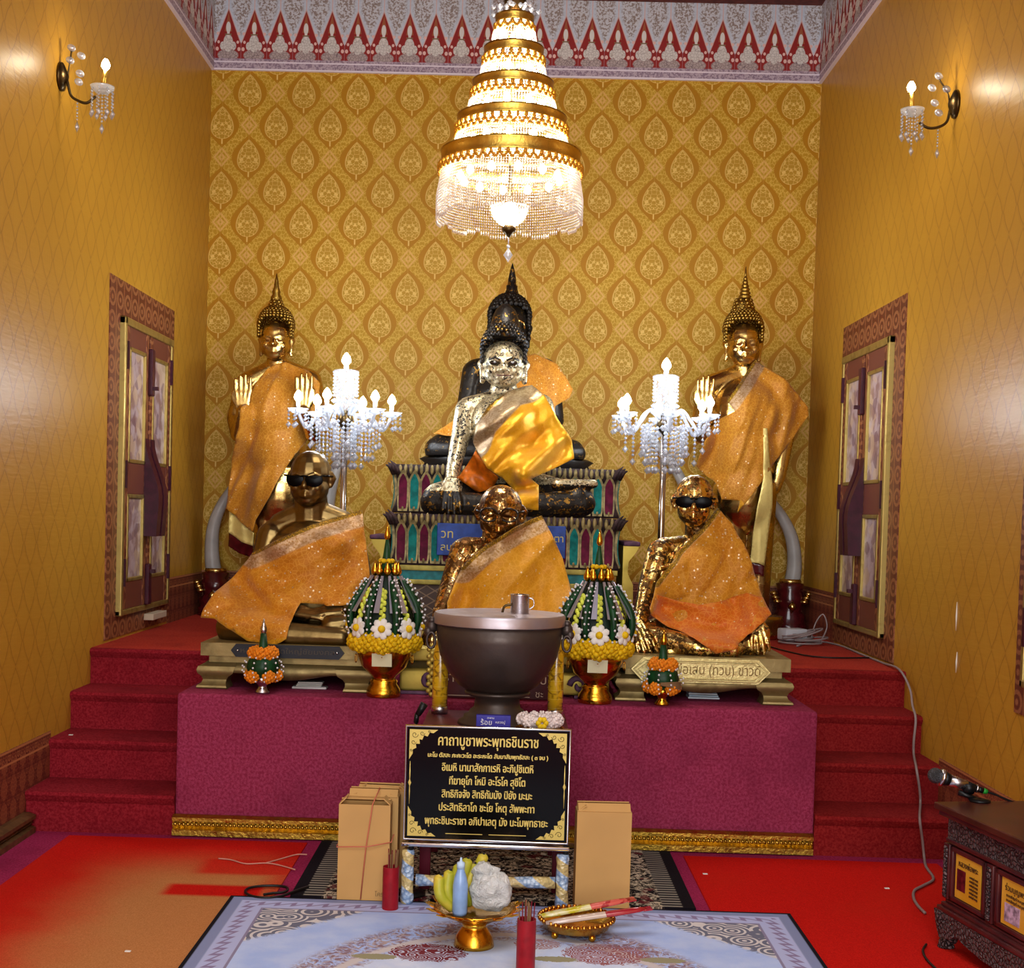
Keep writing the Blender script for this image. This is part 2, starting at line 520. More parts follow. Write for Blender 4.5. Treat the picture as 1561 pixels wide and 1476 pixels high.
# brown dado borders
struct('trim_4', box(B(), (XL, Y0, .0), (XL+.004, 5.78, .372)), M['dado_lo'])
struct('trim_5', box(B(), (XR-.004, Y0, .0), (XR, 5.78, .372)), M['dado_lo'])
struct('trim_6', box(B(), (XL, 7.74, ZP), (XL+.004, YB, .945)), M['dado_hi'])
struct('trim_7', box(B(), (XR-.004, 7.74, ZP), (XR, YB, .965)), M['dado_hi'])
struct('trim_8', box(B(), (XL, YB-.004, ZP), (XR, YB, .955)), M['dado_b'])
moulding('baseboard_left', M['plinth_gold'], Y0, 5.47, XL+.004, 0, .085, .05, 'y', 1)
moulding('baseboard_right', M['plinth_gold'], Y0, 5.47, XR-.004, 0, .085, .05, 'y', -1)

# raised altar, platform and the two flights of steps
XAL, XAR = -1.3666, 1.2812
struct('altar_block', box(B(), (XAL, YA, 0), (XAR, 6.62, ZA), .012), M['altar'])
struct('platform', box(B(), (XL, 6.62, 0), (XR, YB, ZP)), M['platform'])
def flight(name, x0, x1, m):
    bm = B(); prof = [(6.62, 0)]
    for i in range(4):
        y = 5.4946+.2794*i; z0, z1 = .17*i, .17*(i+1)
        prof += [(y, z0), (y, z1-.045), (y-.012, z1-.03), (y-.018, z1-.015), (y-.010, z1-.003), (y+.01, z1)]
    prof.append((6.62, ZP))
    a = [bm.verts.new((x0, p[0], p[1])) for p in prof]; b = [bm.verts.new((x1, p[0], p[1])) for p in prof]
    k = len(prof)
    for i in range(k):
        f = bm.faces.new((a[i], a[(i+1) % k], b[(i+1) % k], b[i]))
        if i == k-2: f.material_index = 1
    bm.faces.new(a[::-1]); bm.faces.new(b)
    return struct(name, bm, [m, M['platform']], 'auto')
flight('stair_flight_left', XL, XAL, M['stair'])
flight('stair_flight_right', XAR, XR, M['stair2'])
moulding('trim_9', M['gold_trim'], XAL-.004, XAR-.006, YA, .006, .085, .03)
# rope carving on the moulding
bm = B()
n = 150
for i in range(n):
    x = XAL+.008+(XAR-XAL-.02)*i/(n-1)
    ball(bm, (x, YA-.022, .052), (.0105, .008, .007), 6, 4, Matrix.Rotation(.6, 3, 'Y'))
struct('trim_10', bm, M['gold_trim'], True)

# ------------------------------------------------------------------ shuttered windows
M['frame_gold'] = m_gold('gold_frame', 'b09a58', .38, .5, '5a4a24', 10, .1, metal=.8)
M['shutter'] = plain('red_brown_shutter_wood', '55241c', .5, var=.4, scale=18)
M['shutter_dk'] = plain('dark_maroon_shutter_wood', '3c1020', .35, var=.2)
g = G('mottled_lilac_panel')
n1, n2 = g.noise(14, 2, .5), g.voro(16, out='Color')
cl = g.mix(n1.sm(.4, .62), c('b09ca0'), c('8a6a66'))
cl = g.mix((g.chan(n2) > .78)*.7, cl, c('6a4a58')); cl = g.mix((g.chan(n2, 1) > .75)*.6, cl, c('c2a78a'))
M['panel'] = g.set(cl, .35, 0, .5)
g = G('carved_shutter_rail'); _, x, y, z = g.obj()
fl = ((y/.028).fract()-.5).abs().sm(.2, .3)
M['rail'] = g.set(g.mix(fl, c('7a3e2c'), c('4a1c18')), .5)
def window(idx, X, s, dy=0.0):
    """s = +1: the wall's inner face looks towards +x"""
    w = empty('window_%d' % idx, (X, 7.15+dy, ZP)); w['kind'] = 'structure'
    def bx(bm, d0, y0, z0, d1, y1, z1, bev=0):
        xa, xb = sorted((X+s*d0, X+s*d1)); return box(bm, (xa, y0, z0), (xb, y1, z1), bev)
    ya, yb, za, zb = 6.53+dy, 7.76+dy, .695, 2.49
    fa, fb, ga, gb = 6.70+dy, 7.66+dy, .80, 2.31
    bm = B()
    bx(bm, 0, ya, za, .006, fa, zb); bx(bm, 0, fb, za, .006, yb, zb); bx(bm, 0, fa, za, .006, fb, ga); bx(bm, 0, fa, gb, .006, fb, zb)
    obj('printed_border', bm, M['border'], w, False)
    bm = B()
    bx(bm, 0, fa, ga, .035, fa+.034, gb, .006); bx(bm, 0, fb-.028, ga, .03, fb, gb, .006)
    bx(bm, 0, fa, gb-.04, .035, fb, gb, .006); bx(bm, 0, fa, ga, .03, fb, ga+.03, .006)
    obj('gold_frame', bm, M['frame_gold'], w, False)
    mid = (fa+fb)/2
    for y0, y1 in ((fa+.05, mid-.012), (mid+.012, fb-.045)):
        lf = obj('shutter_leaf', bx(B(), .001, y0, ga+.03, .012, y1, gb-.04), M['shutter'], w, False)
        bm = B(); st = .07
        zs = [ga+.03, ga+.17, 1.42, 1.58, gb-.14, gb-.04]
        bx(bm, .012, y0, zs[0], .026, y0+st*.8, zs[5], .003); bx(bm, .012, y1-st*.8, zs[0], .026, y1, zs[5], .003)
        obj('stile', bm, M['border'], lf, False)
        bm = B()
        for q in (0, 2, 4): bx(bm, .012, y0+st*.8, zs[q], .024, y1-st*.8, zs[q+1], .003)
        obj('rail', bm, M['rail'], lf, False)
        for q in (1, 3):
            obj('panel', bx(B(), .012, y0+st*.8+.02, zs[q]+.02, .016, y1-st*.8-.02, zs[q+1]-.02), M['panel'], lf, False)
            bm = B(); a0, a1, b0, b1 = y0+st*.8, y1-st*.8, zs[q], zs[q+1]
            bx(bm, .012, a0, b0, .030, a0+.022, b1, .004); bx(bm, .012, a1-.022, b0, .030, a1, b1, .004)
            bx(bm, .012, a0, b0, .030, a1, b0+.02, .004); bx(bm, .012, a0, b1-.02, .030, a1, b1, .004)
            obj('panel_moulding', bm, M['frame_gold'], lf, False)
    bm = B()
    bx(bm, .026, mid-.03, ga+.03, .05, mid+.03, 1.05, .006); bx(bm, .026, mid-.03, 1.95, .05, mid+.03, 2.2, .006)
    bx(bm, .05, mid-.012, 1.0, .075, mid+.012, 1.02); bx(bm, .05, mid-.012, 1.98, .075, mid+.012, 2.0)
    obj('bolt', bm, M['shutter_dk'], w, False)
    for q, yy in enumerate((mid-.035, mid+.075)):
        pts = []
        K = 12
        for i in range(K+1):
            t = i/K; pts.append((.03+.10*(.5-.5*math.cos(PI*min(1, t*1.5)))*(1-.35*t), 1.72-.52*t))
        for i in range(K, -1, -1): pts.append((.026, 1.72-.52*i/K))
        T = Matrix(((s, 0, 0, X), (0, 0, 1, yy), (0, 1, 0, 0), (0, 0, 0, 1)))
        obj('handle_board', prism(B(), [(a, b) for a, b in pts], T, .075), M['shutter_dk'], w, 'auto')
    for zz in (.95, 1.45, 2.05):
        for yy in (fa+.05, fb-.045): obj('hinge', bx(B(), .026, yy-.008, zz, .04, yy+.012, zz+.14), M['shutter_dk'], w, False)
    return w
window(1, XL, 1)
window(2, XR, -1)
window(3, XR, -1, -2.81)
obj('loose_strip', box(B(), (XL+.006, 7.22, .74), (XL+.06, 7.5, .775), .004), plain('pale_tape', 'b8a48c', .7), None, False)
bpy.data.objects['loose_strip']['label'] = 'pale crumpled paper strip hanging under the left shutters'; bpy.data.objects['loose_strip']['category'] = 'paper strip'

# ------------------------------------------------------------------ carpets
def slab(name, m, x0, y0, x1, y1, z0, z1, label, cat='carpet', group=None):
    o = obj(name, box(B(), (x0, y0, z0), (x1, y1, z1)), m, None, False)
    return tag(o, label, cat, group)
slab('red_carpet', M['carpet_l'], -1.78, 2.2, -.80, 5.42, 0, .006, 'faded red carpet strip with tan worn patch in front of the left steps')
slab('red_carpet', M['carpet_r'], .735, 2.2, 1.76, 5.40, 0, .006, 'bright red carpet strip in front of the right steps and cabinet')
# ------------------------------------------------------------------ sculpting helpers
def blob_e(bm, p, rx, rz, ry, R=None):
    """ellipsoid at pixel (px,py) and depth Y, half sizes rx, rz in pixels and ry in metres"""
    Y = p[2]; T = Matrix.Translation(P(*p))
    if R: T = T @ R.to_4x4()
    bmesh.ops.create_uvsphere(bm, u_segments=20, v_segments=14, radius=1.0, matrix=T @ Matrix.Diagonal((S(rx, Y), ry, S(rz, Y), 1)))
def limb(bm, *pts):
    """chain of tapered rounded segments through (px, py, Y, radius in pixels)"""
    q = [(P(a, b, Y), S(r, Y)) for a, b, Y, r in pts]
    wlimb(bm, *q)
def wlimb(bm, *q):
    for (p0, r0), (p1, r1) in zip(q, q[1:]):
        d = p1-p0; L = d.length
        if L < 1e-6: continue
        prof = [(max(1e-4, r0*math.sin(t)), -r0*math.cos(t)) for t in [PI/2*i/5+.02 for i in range(5)]]
        prof += [(r0, 0.0), (r1, L)]
        prof += [(max(1e-4, r1*math.cos(t)), L+r1*math.sin(t)) for t in [PI/2*i/5 for i in range(1, 5)]+[PI/2-.02]]
        lathe(bm, prof, p0, 14, d.to_track_quat('Z', 'Y').to_matrix())
def remesh(bm, voxel=.006, smooth=2):
    me = bpy.data.meshes.new('sculpt'); bm.to_mesh(me); bm.free()
    o = bpy.data.objects.new('sculpt', me); link(o)
    md = o.modifiers.new('r', 'REMESH'); md.mode = 'VOXEL'; md.voxel_size = voxel
    dg = bpy.context.evaluated_depsgraph_get(); dg.update()
    m2 = bpy.data.meshes.new_from_object(o.evaluated_get(dg))
    bpy.data.objects.remove(o); bpy.data.meshes.remove(me)
    out = B(); out.from_mesh(m2); bpy.data.meshes.remove(m2)
    for _ in range(smooth): bmesh.ops.smooth_vert(out, verts=out.verts[:], factor=.5, use_axis_x=True, use_axis_y=True, use_axis_z=True)
    return out
def head_matrix(px, py, Y, w, yaw=0.0, nod=0.0):
    s = S(w, Y)
    return Matrix.Translation(P(px, py, Y)) @ Matrix.Rotation(yaw, 4, 'Z') @ Matrix.Rotation(nod, 4, 'X') @ Matrix.Diagonal((s, s, s, 1))
def hb(bm, T, p, r):
    bmesh.ops.create_uvsphere(bm, u_segments=16, v_segments=12, radius=1.0, matrix=T @ Matrix.Translation(p) @ Matrix.Diagonal((r[0], r[1], r[2], 1)))
def hl(bm, T, pts):
    s = T.to_scale().x
    wlimb(bm, *[(T @ Vector(p), r*s) for p, r in pts])
def sculpt_head(bm, T, h=1.35, lobes=False, thin=0.0):
    """head in units of its half width; h = half height; looks towards -y"""
    hb(bm, T, (0, .05, .20*h), (1.0, 1.18, .80*h))
    hb(bm, T, (0, -.14, -.34*h), (.96-thin, .96, .63*h))
    hb(bm, T, (0, -.52, -.72*h), (.52, .44, .26*h))
    hl(bm, T, [((0, -1.05, .12*h), .10), ((0, -1.28, -.22*h), .17)])
    for s in (-1, 1):
        hb(bm, T, (s*1.03, .16, .0), (.13, .26, .24*h)); hb(bm, T, (s*.16, -1.08, -.25*h), (.12, .14, .09*h))
        hl(bm, T, [((s*.12, -1.10, .11*h), .07), ((s*.42, -1.02, .18*h), .09), ((s*.72, -.82, .10*h), .06)])
        hb(bm, T, (s*.40, -.96, .0), (.24, .14, .085*h))
        hb(bm, T, (s*.52, -.74, -.28*h), (.30, .28, .22*h))
        hl(bm, T, [((s*1.0, .12, .20*h), .13), ((s*1.12, .18, .02*h), .15), ((s*1.0, .06, -.24*h), .12)])
        if lobes: hl(bm, T, [((s*1.02, .06, -.2*h), .13), ((s*1.0, .04, -.72*h), .13)])
    for z, r in ((-.45*h, .10), (-.575*h, .12)):
        hl(bm, T, [((-.34, -.90, z), r*.5), ((0, -1.06, z-.01), r), ((.34, -.90, z), r*.5)])
def hand(bm, p, d, up, size, curl=.35, spread=.12, thumb=1, flat=False):
    """palm at world point p pointing along d with back of the hand towards up; five separate fingers"""
    d = Vector(d).normalized(); up = Vector(up); up = (up-d*up.dot(d)).normalized(); s = d.cross(up)
    L = size
    for k in (-.30, -.1, .1, .30):
        wlimb(bm, (p+s*k*L*.4, L*.085), (p+d*L*.46+s*k*L*.60, L*.078))
    for k, ln in ((-.33, .40), (-.11, .48), (.11, .45), (.33, .36)):
        a = p+d*L*.46+s*k*L*.62
        b = a+(d+s*k*spread*2-up*curl*.4).normalized()*ln*L*.5
        e = b+(d+s*k*spread*2-up*curl*1.6).normalized()*ln*L*.52
        wlimb(bm, (a, L*.066), (b, L*.060), (e, L*.046))
    a = p+s*thumb*L*.15+d*L*.08
    b = a+(d*.9+s*thumb*.55).normalized()*L*.24
    e = b+(d-up*curl*.5).normalized()*L*.20
    wlimb(bm, (a, L*.08), (b, L*.066), (e, L*.05))
def drape(outline, Y0, trees, off=.012, fold=(.6, -.8), amp=.010, freq=26, trim=None, hem=None, res=.014, smooth=8, seed=0, back=.4):
    """a cloth cut to an outline and laid over the body from the front"""
    pts = [P(a, b, Y0) for a, b in outline]
    bd = [];
    for i, p in enumerate(pts):
        q = pts[(i+1) % len(pts)]; n = max(1, int((q-p).length/res))
        bd += [p.lerp(q, k/n) for k in range(n)]
    V2 = [Vector((p.x, p.z)) for p in bd]; n0 = len(V2)
    poly = V2[:]
    def inside(x, z):
        r = False; j = n0-1
        for i in range(n0):
            a, b = poly[i], poly[j]
            if (a.y > z) != (b.y > z) and x < (b.x-a.x)*(z-a.y)/(b.y-a.y)+a.x: r = not r
            j = i
        return r
    x0, x1 = min(v.x for v in poly), max(v.x for v in poly); z0, z1 = min(v.y for v in poly), max(v.y for v in poly)
    rows = int((z1-z0)/(res*.87))+1
    for j in range(rows+1):
        z = z0+j*res*.87; x = x0+(res/2 if j % 2 else 0)
        while x < x1:
            if inside(x, z) and min((x-v.x)**2+(z-v.y)**2 for v in poly) > (res*.55)**2: V2.append(Vector((x, z)))
            x += res
    vo, _, fo, _, _, _ = delaunay_2d_cdt(V2, [(i, (i+1) % n0) for i in range(n0)], [], 1, 1e-5)
    nb = [set() for _ in vo]
    for f in fo:
        for i in range(len(f)): nb[f[i]].add(f[i-1]); nb[f[i-1]].add(f[i])
    hit = []
    for v in vo:
        best = None
        for t in trees:
            h = t.ray_cast(Vector((v.x, Y0-3, v.y)), Vector((0, 1, 0)))[0]
            if h and (best is None or h.y < best): best = h.y
        hit.append(best)
    y = hit[:]
    if all(h is None for h in y): y = [Y0]*len(y)
    for _ in range(80):                                    # outside the body: hang behind the nearest covered part
        new = []
        for i, h in enumerate(y):
            if h is None:
                k = [y[j] for j in nb[i] if y[j] is not None]
                if k: new.append((i, sum(k)/len(k)+res*back))
        if not new: break
        for i, h in new: y[i] = h
    y = [Y0 if h is None else h for h in y]
    lim = [(h-off) if h is not None else None for h in hit]
    y = [v-off for v in y]
    for _ in range(smooth):
        y2 = [.4*y[i]+.6*sum(y[j] for j in nb[i])/max(1, len(nb[i])) for i in range(len(y))]
        y = [min(a, l) if l is not None else a for a, l in zip(y2, lim)]
    fx, fz = fold; L = math.hypot(fx, fz); fx, fz = fx/L, fz/L
    bm = B(); la = bm.verts.layers.float.new('trim'); lh = bm.verts.layers.float.new('hem')
    def pd(v, line):
        if not line: return 9.0
        d = 9.0; q = [P(a, b, Y0) for a, b in line]
        for a, b in zip(q, q[1:]):
            a2, b2 = Vector((a.x, a.z)), Vector((b.x, b.z)); ab = b2-a2
            t = max(0, min(1, (v-a2).dot(ab)/ab.length_squared)); d = min(d, (v-a2-ab*t).length)
        return d
    vs = []
    for i, v in enumerate(vo):
        al, ac = v.x*fx+v.y*fz, -v.x*fz+v.y*fx
        w = 1.3-2.4*abs(noise.noise(Vector((ac*freq*.55+seed, al*freq*.10, seed*1.7))))+.5*noise.noise(Vector((ac*freq*1.7, al*freq*.3, seed+7.1)))
        nv = bm.verts.new((v.x, y[i]-max(-.004, w*amp), v.y)); nv[la] = pd(v, trim); nv[lh] = pd(v, hem); vs.append(nv)
    for f in fo:
        try: bm.faces.new([vs[i] for i in f])
        except ValueError: pass
    for f in bm.faces:
        f.normal_update()
    return bm
def cloth(name, bm, m, parent, t=.004, label=None):
    ns = sum((f.normal.y*f.calc_area() for f in bm.faces), 0)
    if ns > 0: bmesh.ops.reverse_faces(bm, faces=bm.faces[:])
    o = obj(name, bm, m, parent, True, label, recalc=False)
    md = o.modifiers.new('thickness', 'SOLIDIFY'); md.thickness = t; md.offset = -1
    return o
def floor_at(bm, z):
    for v in bm.verts: v.co.z = max(v.co.z, z)
    return bm
def tree_of(*bms): return [BVHTree.FromBMesh(b) for b in bms]

def m_robe(name, h, h2, sheer=.06, spark=.5, metal=0.0, rough=.55, trim1='c8971c', trim2='cbb69a', wt=(.018, .075), hemc='e0a012', trim3='96764a'):
    g = G(name)
    n = g.noise(9, 4, .6); weave = g.noise(420, 2, .8)
    cl = g.mix(n.sm(.3, .7), c(h), c(h2))
    cl = g.mix(weave.sm(.3, .7)*.3, cl, tuple(x*.6 for x in c(h)[:3])+(1,))
    vc = g.voro(75, 'F1', out='Color'); vd = g.voro(75, 'F1')
    sp = (g.chan(vc) > (1.0-spark*.35))*vd.sm(.38, .25)
    lace = g.voro(48, 'DISTANCE_TO_EDGE').sm(.10, .04)
    cl = g.mix(lace*.25, cl, c('f0b84c'))
    cl = g.mix(sp, cl, c('e8d0a8'))
    t = g.attr('trim'); hm = g.attr('hem')
    rope = t.sm(wt[0]+.002, wt[0]-.002)
    band = t.sm(wt[1]+.006, wt[1]-.006)
    seq = g.voro(130, 'F1', out='Color')
    cl = g.mix(band*.75, cl, g.mix(g.chan(seq), c(trim2), c(trim3)))
    cl = g.mix(rope, cl, g.mix(g.voro(160).sm(.2, .5), c(trim1), c('7a5a10')))
    cl = g.mix(hm.sm(.022, .016), cl, g.mix(g.noise(150), c(hemc), c('a86a08')))
    mt = sp.mx(band*.6).mx(metal)
    g.bump(g.noise(18, 4, .6)+weave*.15+band*g.chan(seq)*.5, .35, .012)
    g.set(cl, rough, mt, .3, sheen=.15)
    if sheer:
        g.set(alpha=1.0-(1.0-band)*sheer*1.0)
    return g.m

M['bronze'] = m_gold('aged_bronze', '7e6840', .36, .75, '34240f', 6, .12, 30)
M['leafgold'] = m_leaf('patchy_gold_leaf', '4a3214', 'ecd088', .60, 44, 'b08a3c', um=.85, copper='d88a54', rough=.24)
M['leafgold2'] = m_leaf('thick_gold_leaf', '5c3c1a', 'ecd090', .50, 40, 'b88a40', bump=.75, um=.9, copper='d8905a', rough=.2)
M['leafwhite'] = m_leaf('pale_gold_leaf_on_black', '1c1712', 'e0d8b8', .62, 90, 'b0a078', rough=.36, metal=.75)
M['blackleaf'] = m_leaf('black_lacquer_with_gold_leaf', '100c0a', 'a8823c', .22, 50, '8a6a34', rough=.4)
M['blackstat'] = m_leaf('black_statue', '14100d', 'b08a40', .17, 42, '8f7038', rough=.4)
M['statgold'] = m_gold('polished_gold_statue', 'd2b06a', .24, .6, '3a2814', 8, .10, 30)
M['hairgold'] = m_gold('gold_curls', '9a7c38', .35, .4, '2e2410', 30, .0)
M['lens'] = plain('black_lens', '030304', .25, spec=.08)
M['robe_o'] = m_robe('orange_sheer_robe', 'c0720a', 'cf8612', .10, .42)
M['robe_c'] = m_robe('amber_robe', 'd08c0c', 'd89812', .02, .25)
M['robe_r'] = m_robe('saffron_sequin_robe', 'bd760c', 'cb8a16', .06, .6, wt=(.020, .021))
M['robe_y'] = m_robe('shiny_yellow_robe', 'e8a414', 'f0b61c', 0, .0, .35, .24, trim2='b8b4a4', trim3='7a7468', wt=(.012, .11))
M['robe_b'] = m_robe('orange_gold_robe', 'be7812', 'b2710e', .04, .22)
M['scarf'] = m_robe('orange_sheer_scarf', 'd8700c', 'cf6408', .12, .15)
M['strip'] = m_gold('pale_gold_brocade', 'e6cf7c', .5, .2, 'a08a40', 20, .3, 25, .3)
M['maroon_lac'] = plain('maroon_lacquer', '4a0c12', .25, var=.3, coat=.5)
M['ivory'] = plain('grey_ivory', 'a8a4a0', .35, var=.12, scale=9)
M['blackbase'] = plain('black_base', '16120f', .4, var=.3)

def glasses(T, h, parent, style=0):
    r = .43 if style == 0 else .48
    bm = B()
    for s in (-1, 1):
        pts = []
        for i in range(24):
            a = 2*PI*i/24
            x, z = r*math.cos(a), (r*.80 if style == 0 else r*.62)*math.sin(a)
            if z > r*.45 and style == 0: z = r*.45
            pts.append((s*.47+x, z-.02))
        L = Matrix(((1, 0, 0, 0), (0, 0, 1, -1.28), (0, 1, 0, 0), (0, 0, 0, 1)))
        C3 = Vector((s*.47, -1.12, -.06)); ctr = bm.verts.new(T @ Vector((s*.46, -1.38, -.05))); rg = [bm.verts.new(T @ Vector((a, -1.30+.16*max(0, (s*a-.30))**1.5, b))) for a, b in pts]; rb = [bm.verts.new(T @ Vector((a, -1.18+.16*max(0, (s*a-.30))**1.5, b))) for a, b in pts]
        for i in range(24): bm.faces.new((rg[i], rg[(i+1) % 24], ctr)); bm.faces.new((rg[i], rg[(i+1) % 24], rb[(i+1) % 24], rb[i]))
        bm.faces.new(rb)
    o = obj('sunglasses', bm, M['lens'], parent, 'auto')
    bm = B(); k = T.to_scale().x
    tube(bm, [T @ Vector(p) for p in ((-.18, -1.28, .14), (0, -1.31, .17), (.18, -1.28, .14))], .05*k, 6)
    for s in (-1, 1): tube(bm, [T @ Vector(p) for p in ((s*.82, -1.24, .16), (s*1.06, -.9, .18), (s*1.12, .1, .14))], .05*k, 6)
    obj('spectacle_arms', bm, M['lens'], o)
    return o
def curls(px, py, Y, rx, rz, ry, rows, size, zmin=-.05, front=.35):
    """rows of snail curls over a skull cap; hairline left open at the face"""
    bm = B(); c0 = P(px, py, Y); a, b, d = S(rx, Y), S(rz, Y), ry
    for i in range(rows):
        t = PI/2*i/rows*.96
        z = math.sin(t); rr = math.cos(t); n = max(5, int(2*PI*rr*a/(size*1.7)))
        for k in range(n):
            q = 2*PI*(k+.5*(i % 2))/n
            x, y = rr*math.cos(q), rr*math.sin(q)
            if y < -.15 and z < front*(1.15-(x/.95)**2) and abs(x) < .93: continue
            ball(bm, c0+Vector((x*a, y*d, z*b)), size, 6, 4)
    for sx in (-1, 1):
        for k in range(4):
            ball(bm, c0+Vector((sx*a*.97, -.1*d, -b*.16*k)), size, 6, 4); ball(bm, c0+Vector((sx*a*.93, -.32*d, -b*.15*k)), size, 6, 4)
    return bm

# ------------------------------------------------------------------ seated statue, image left (meditating, black sunglasses)
st = empty('seated_monk_statue', PZ(470, 985, .79) , 'bronze seated monk statue in round dark sunglasses and orange robe, on the left gold stand', 'statue', 'seated monk statues on low stands')
st.location = (P(470, 968, 6.0).x, 6.0, .79)
bm = B(); Y = 6.05
TL = head_matrix(473, 730, Y, 31, -.08, .05)
sculpt_head(bm, TL, 1.38)
limb(bm, (474, 758, Y+.03, 25), (474, 800, Y+.05, 29)); limb(bm, (474, 782, Y+.05, 24), (520, 797, Y+.05, 20)); limb(bm, (474, 784, Y+.05, 24), (430, 800, Y+.05, 20))
limb(bm, (474, 792, Y+.05, 20), (420, 812, Y+.04, 22)); limb(bm, (474, 792, Y+.05, 20), (528, 806, Y+.04, 23))
blob_e(bm, (474, 850, Y), 68, 58, .135); blob_e(bm, (478, 915, Y-.02), 66, 48, .15); blob_e(bm, (440, 835, Y-.07), 30, 22, .07); blob_e(bm, (508, 830, Y-.07), 30, 22, .07)
limb(bm, (414, 818, Y+.02, 23), (398, 878, Y-.02, 19), (432, 925, Y-.17, 15), (465, 936, Y-.22, 12))
limb(bm, (532, 812, Y+.02, 22), (548, 878, Y-.02, 19), (525, 925, Y-.17, 16), (496, 936, Y-.22, 13))
limb(bm, (440, 945, Y+.02, 36), (362, 955, Y-.18, 29)); limb(bm, (515, 945, Y+.02, 36), (598, 958, Y-.18, 29))
limb(bm, (356, 957, Y-.20, 27), (440, 968, Y-.30, 20), (520, 972, Y-.32, 15)); limb(bm, (600, 962, Y-.20, 26), (520, 972, Y-.28, 20), (450, 976, Y-.27, 14))
limb(bm, (505, 955, Y-.28, 17), (545, 948, Y-.27, 12)); blob_e(bm, (480, 962, Y-.05), 90, 20, .2)
a = P(452, 934, Y-.25); hand(bm, a, (1, -.1, -.05), (0, -.3, 1), .17, .2, .06, -1)
a = P(520, 932, Y-.24); hand(bm, a, (-1, -.1, -.05), (0, -.3, 1), .17, .2, .06, 1)
bm = floor_at(remesh(bm, .0046, 1), .7905); tr = tree_of(bm)
obj('figure', bm, M['bronze'], st)
glasses(TL, 1.38, st)
trimL = [(390, 840), (440, 818), (482, 799), (552, 777)]
out = [(390, 842), (415, 830), (440, 818), (482, 799), (520, 787), (552, 777), (558, 815), (566, 865), (571, 900), (566, 914), (530, 918), (498, 917), (470, 914), (462, 935), (458, 962), (440, 973), (418, 972), (398, 966), (372, 950), (345, 937), (324, 936), (328, 922), (342, 898), (365, 872), (384, 850)]
cloth('robe', floor_at(drape(out, Y, tr, .014, (.8, .5), .022, 16, trimL, [(324, 940), (345, 940), (372, 953), (398, 969), (418, 974), (458, 966)], seed=3), .7925), M['robe_o'], st)

# ------------------------------------------------------------------ seated statue, middle (gold leaf, spectacles)
st = empty('seated_monk_statue', (P(765, 960, 6.0).x, 6.0, .79), 'gold leafed seated monk statue in spectacles and amber robe behind the alms bowl', 'statue', 'seated monk statues on low stands')
bm = B()
TC = head_matrix(763, 782, Y, 33, -.05, .06)
sculpt_head(bm, TC, 1.30)
limb(bm, (760, 808, Y+.03, 25), (757, 850, Y+.05, 26))
limb(bm, (758, 840, Y+.05, 20), (712, 840, Y+.03, 22)); limb(bm, (758, 838, Y+.05, 20), (822, 828, Y+.03, 22))
blob_e(bm, (768, 885, Y), 62, 62, .135); blob_e(bm, (775, 945, Y-.02), 72, 50, .15); blob_e(bm, (735, 862, Y-.07), 28, 22, .06)
limb(bm, (707, 842, Y+.01, 22), (689, 890, Y-.05, 18), (672, 935, Y-.14, 13), (668, 955, Y-.2, 11))
limb(bm, (826, 836, Y+.02, 23), (848, 895, Y-.02, 22), (850, 950, Y-.16, 18))
limb(bm, (740, 972, Y+.02, 34), (668, 980, Y-.18, 28)); limb(bm, (800, 972, Y+.02, 34), (868, 980, Y-.18, 28))
limb(bm, (668, 985, Y-.2, 24), (770, 992, Y-.3, 16)); limb(bm, (868, 985, Y-.2, 24), (770, 995, Y-.28, 16)); blob_e(bm, (768, 985, Y-.05), 95, 20, .2)
hand(bm, P(667, 952, Y-.22), (.1, -.5, -1), (-.2, -1, .5), .17, .25, .1, 1)
bm = floor_at(remesh(bm, .0046, 1), .7905); tr = tree_of(bm)
obj('figure', bm, M['leafgold2'], st)
bm = B(); k = TC.to_scale().x
for s in (-1, 1):
    tube(bm, [TC @ Vector((s*.46+.40*math.cos(2*PI*i/20), -1.22+.1*abs(math.cos(2*PI*i/20)), .30*math.sin(2*PI*i/20)-.03)) for i in range(20)], .045*k, 6, closed=True)
    tube(bm, [TC @ Vector(p) for p in ((s*.86, -1.12, .08), (s*1.04, -.6, .12), (s*1.1, .1, .1))], .045*k, 6)
tube(bm, [TC @ Vector(p) for p in ((-.08, -1.24, .05), (.08, -1.24, .05))], .045*k, 6)
obj('spectacles', bm, plain('dark_spectacle_frame', '1c120a', .35), st)
trimC = [(706, 862), (721, 847), (740, 831), (782, 806), (808, 793), (826, 786)]
out = [(706, 862), (721, 847), (740, 831), (782, 806), (808, 793), (826, 786), (840, 813), (857, 850), (866, 885), (872, 915), (874, 950), (860, 975), (780, 985), (700, 978), (686, 935), (685, 915), (695, 888)]
cloth('robe', floor_at(drape(out, Y, tr, .014, (.65, .75), .026, 15, trimC, None, seed=11), .7925), M['robe_c'], st)

# ------------------------------------------------------------------ seated statue, image right (wrap-around sunglasses)
st = empty('seated_monk_statue', (P(1070, 985, 6.0).x, 6.0, .79), 'lean gold leafed seated monk statue in wraparound sunglasses, on the right gold stand', 'statue', 'seated monk statues on low stands')
bm = B()
TR = head_matrix(1058, 764, Y, 29, -.14, .04)
sculpt_head(bm, TR, 1.38, thin=.1)
limb(bm, (1062, 795, Y+.03, 18), (1066, 835, Y+.06, 22))
limb(bm, (1064, 832, Y+.06, 18), (1012, 838, Y+.03, 19)); limb(bm, (1066, 828, Y+.06, 20), (1112, 836, Y+.03, 20))
blob_e(bm, (1064, 880, Y+.02), 55, 60, .125); blob_e(bm, (1066, 945, Y), 62, 50, .14)
for k in range(6): limb(bm, (1005+k*2, 868+k*9, Y-.06, 4), (1042, 858+k*9, Y-.115, 4))
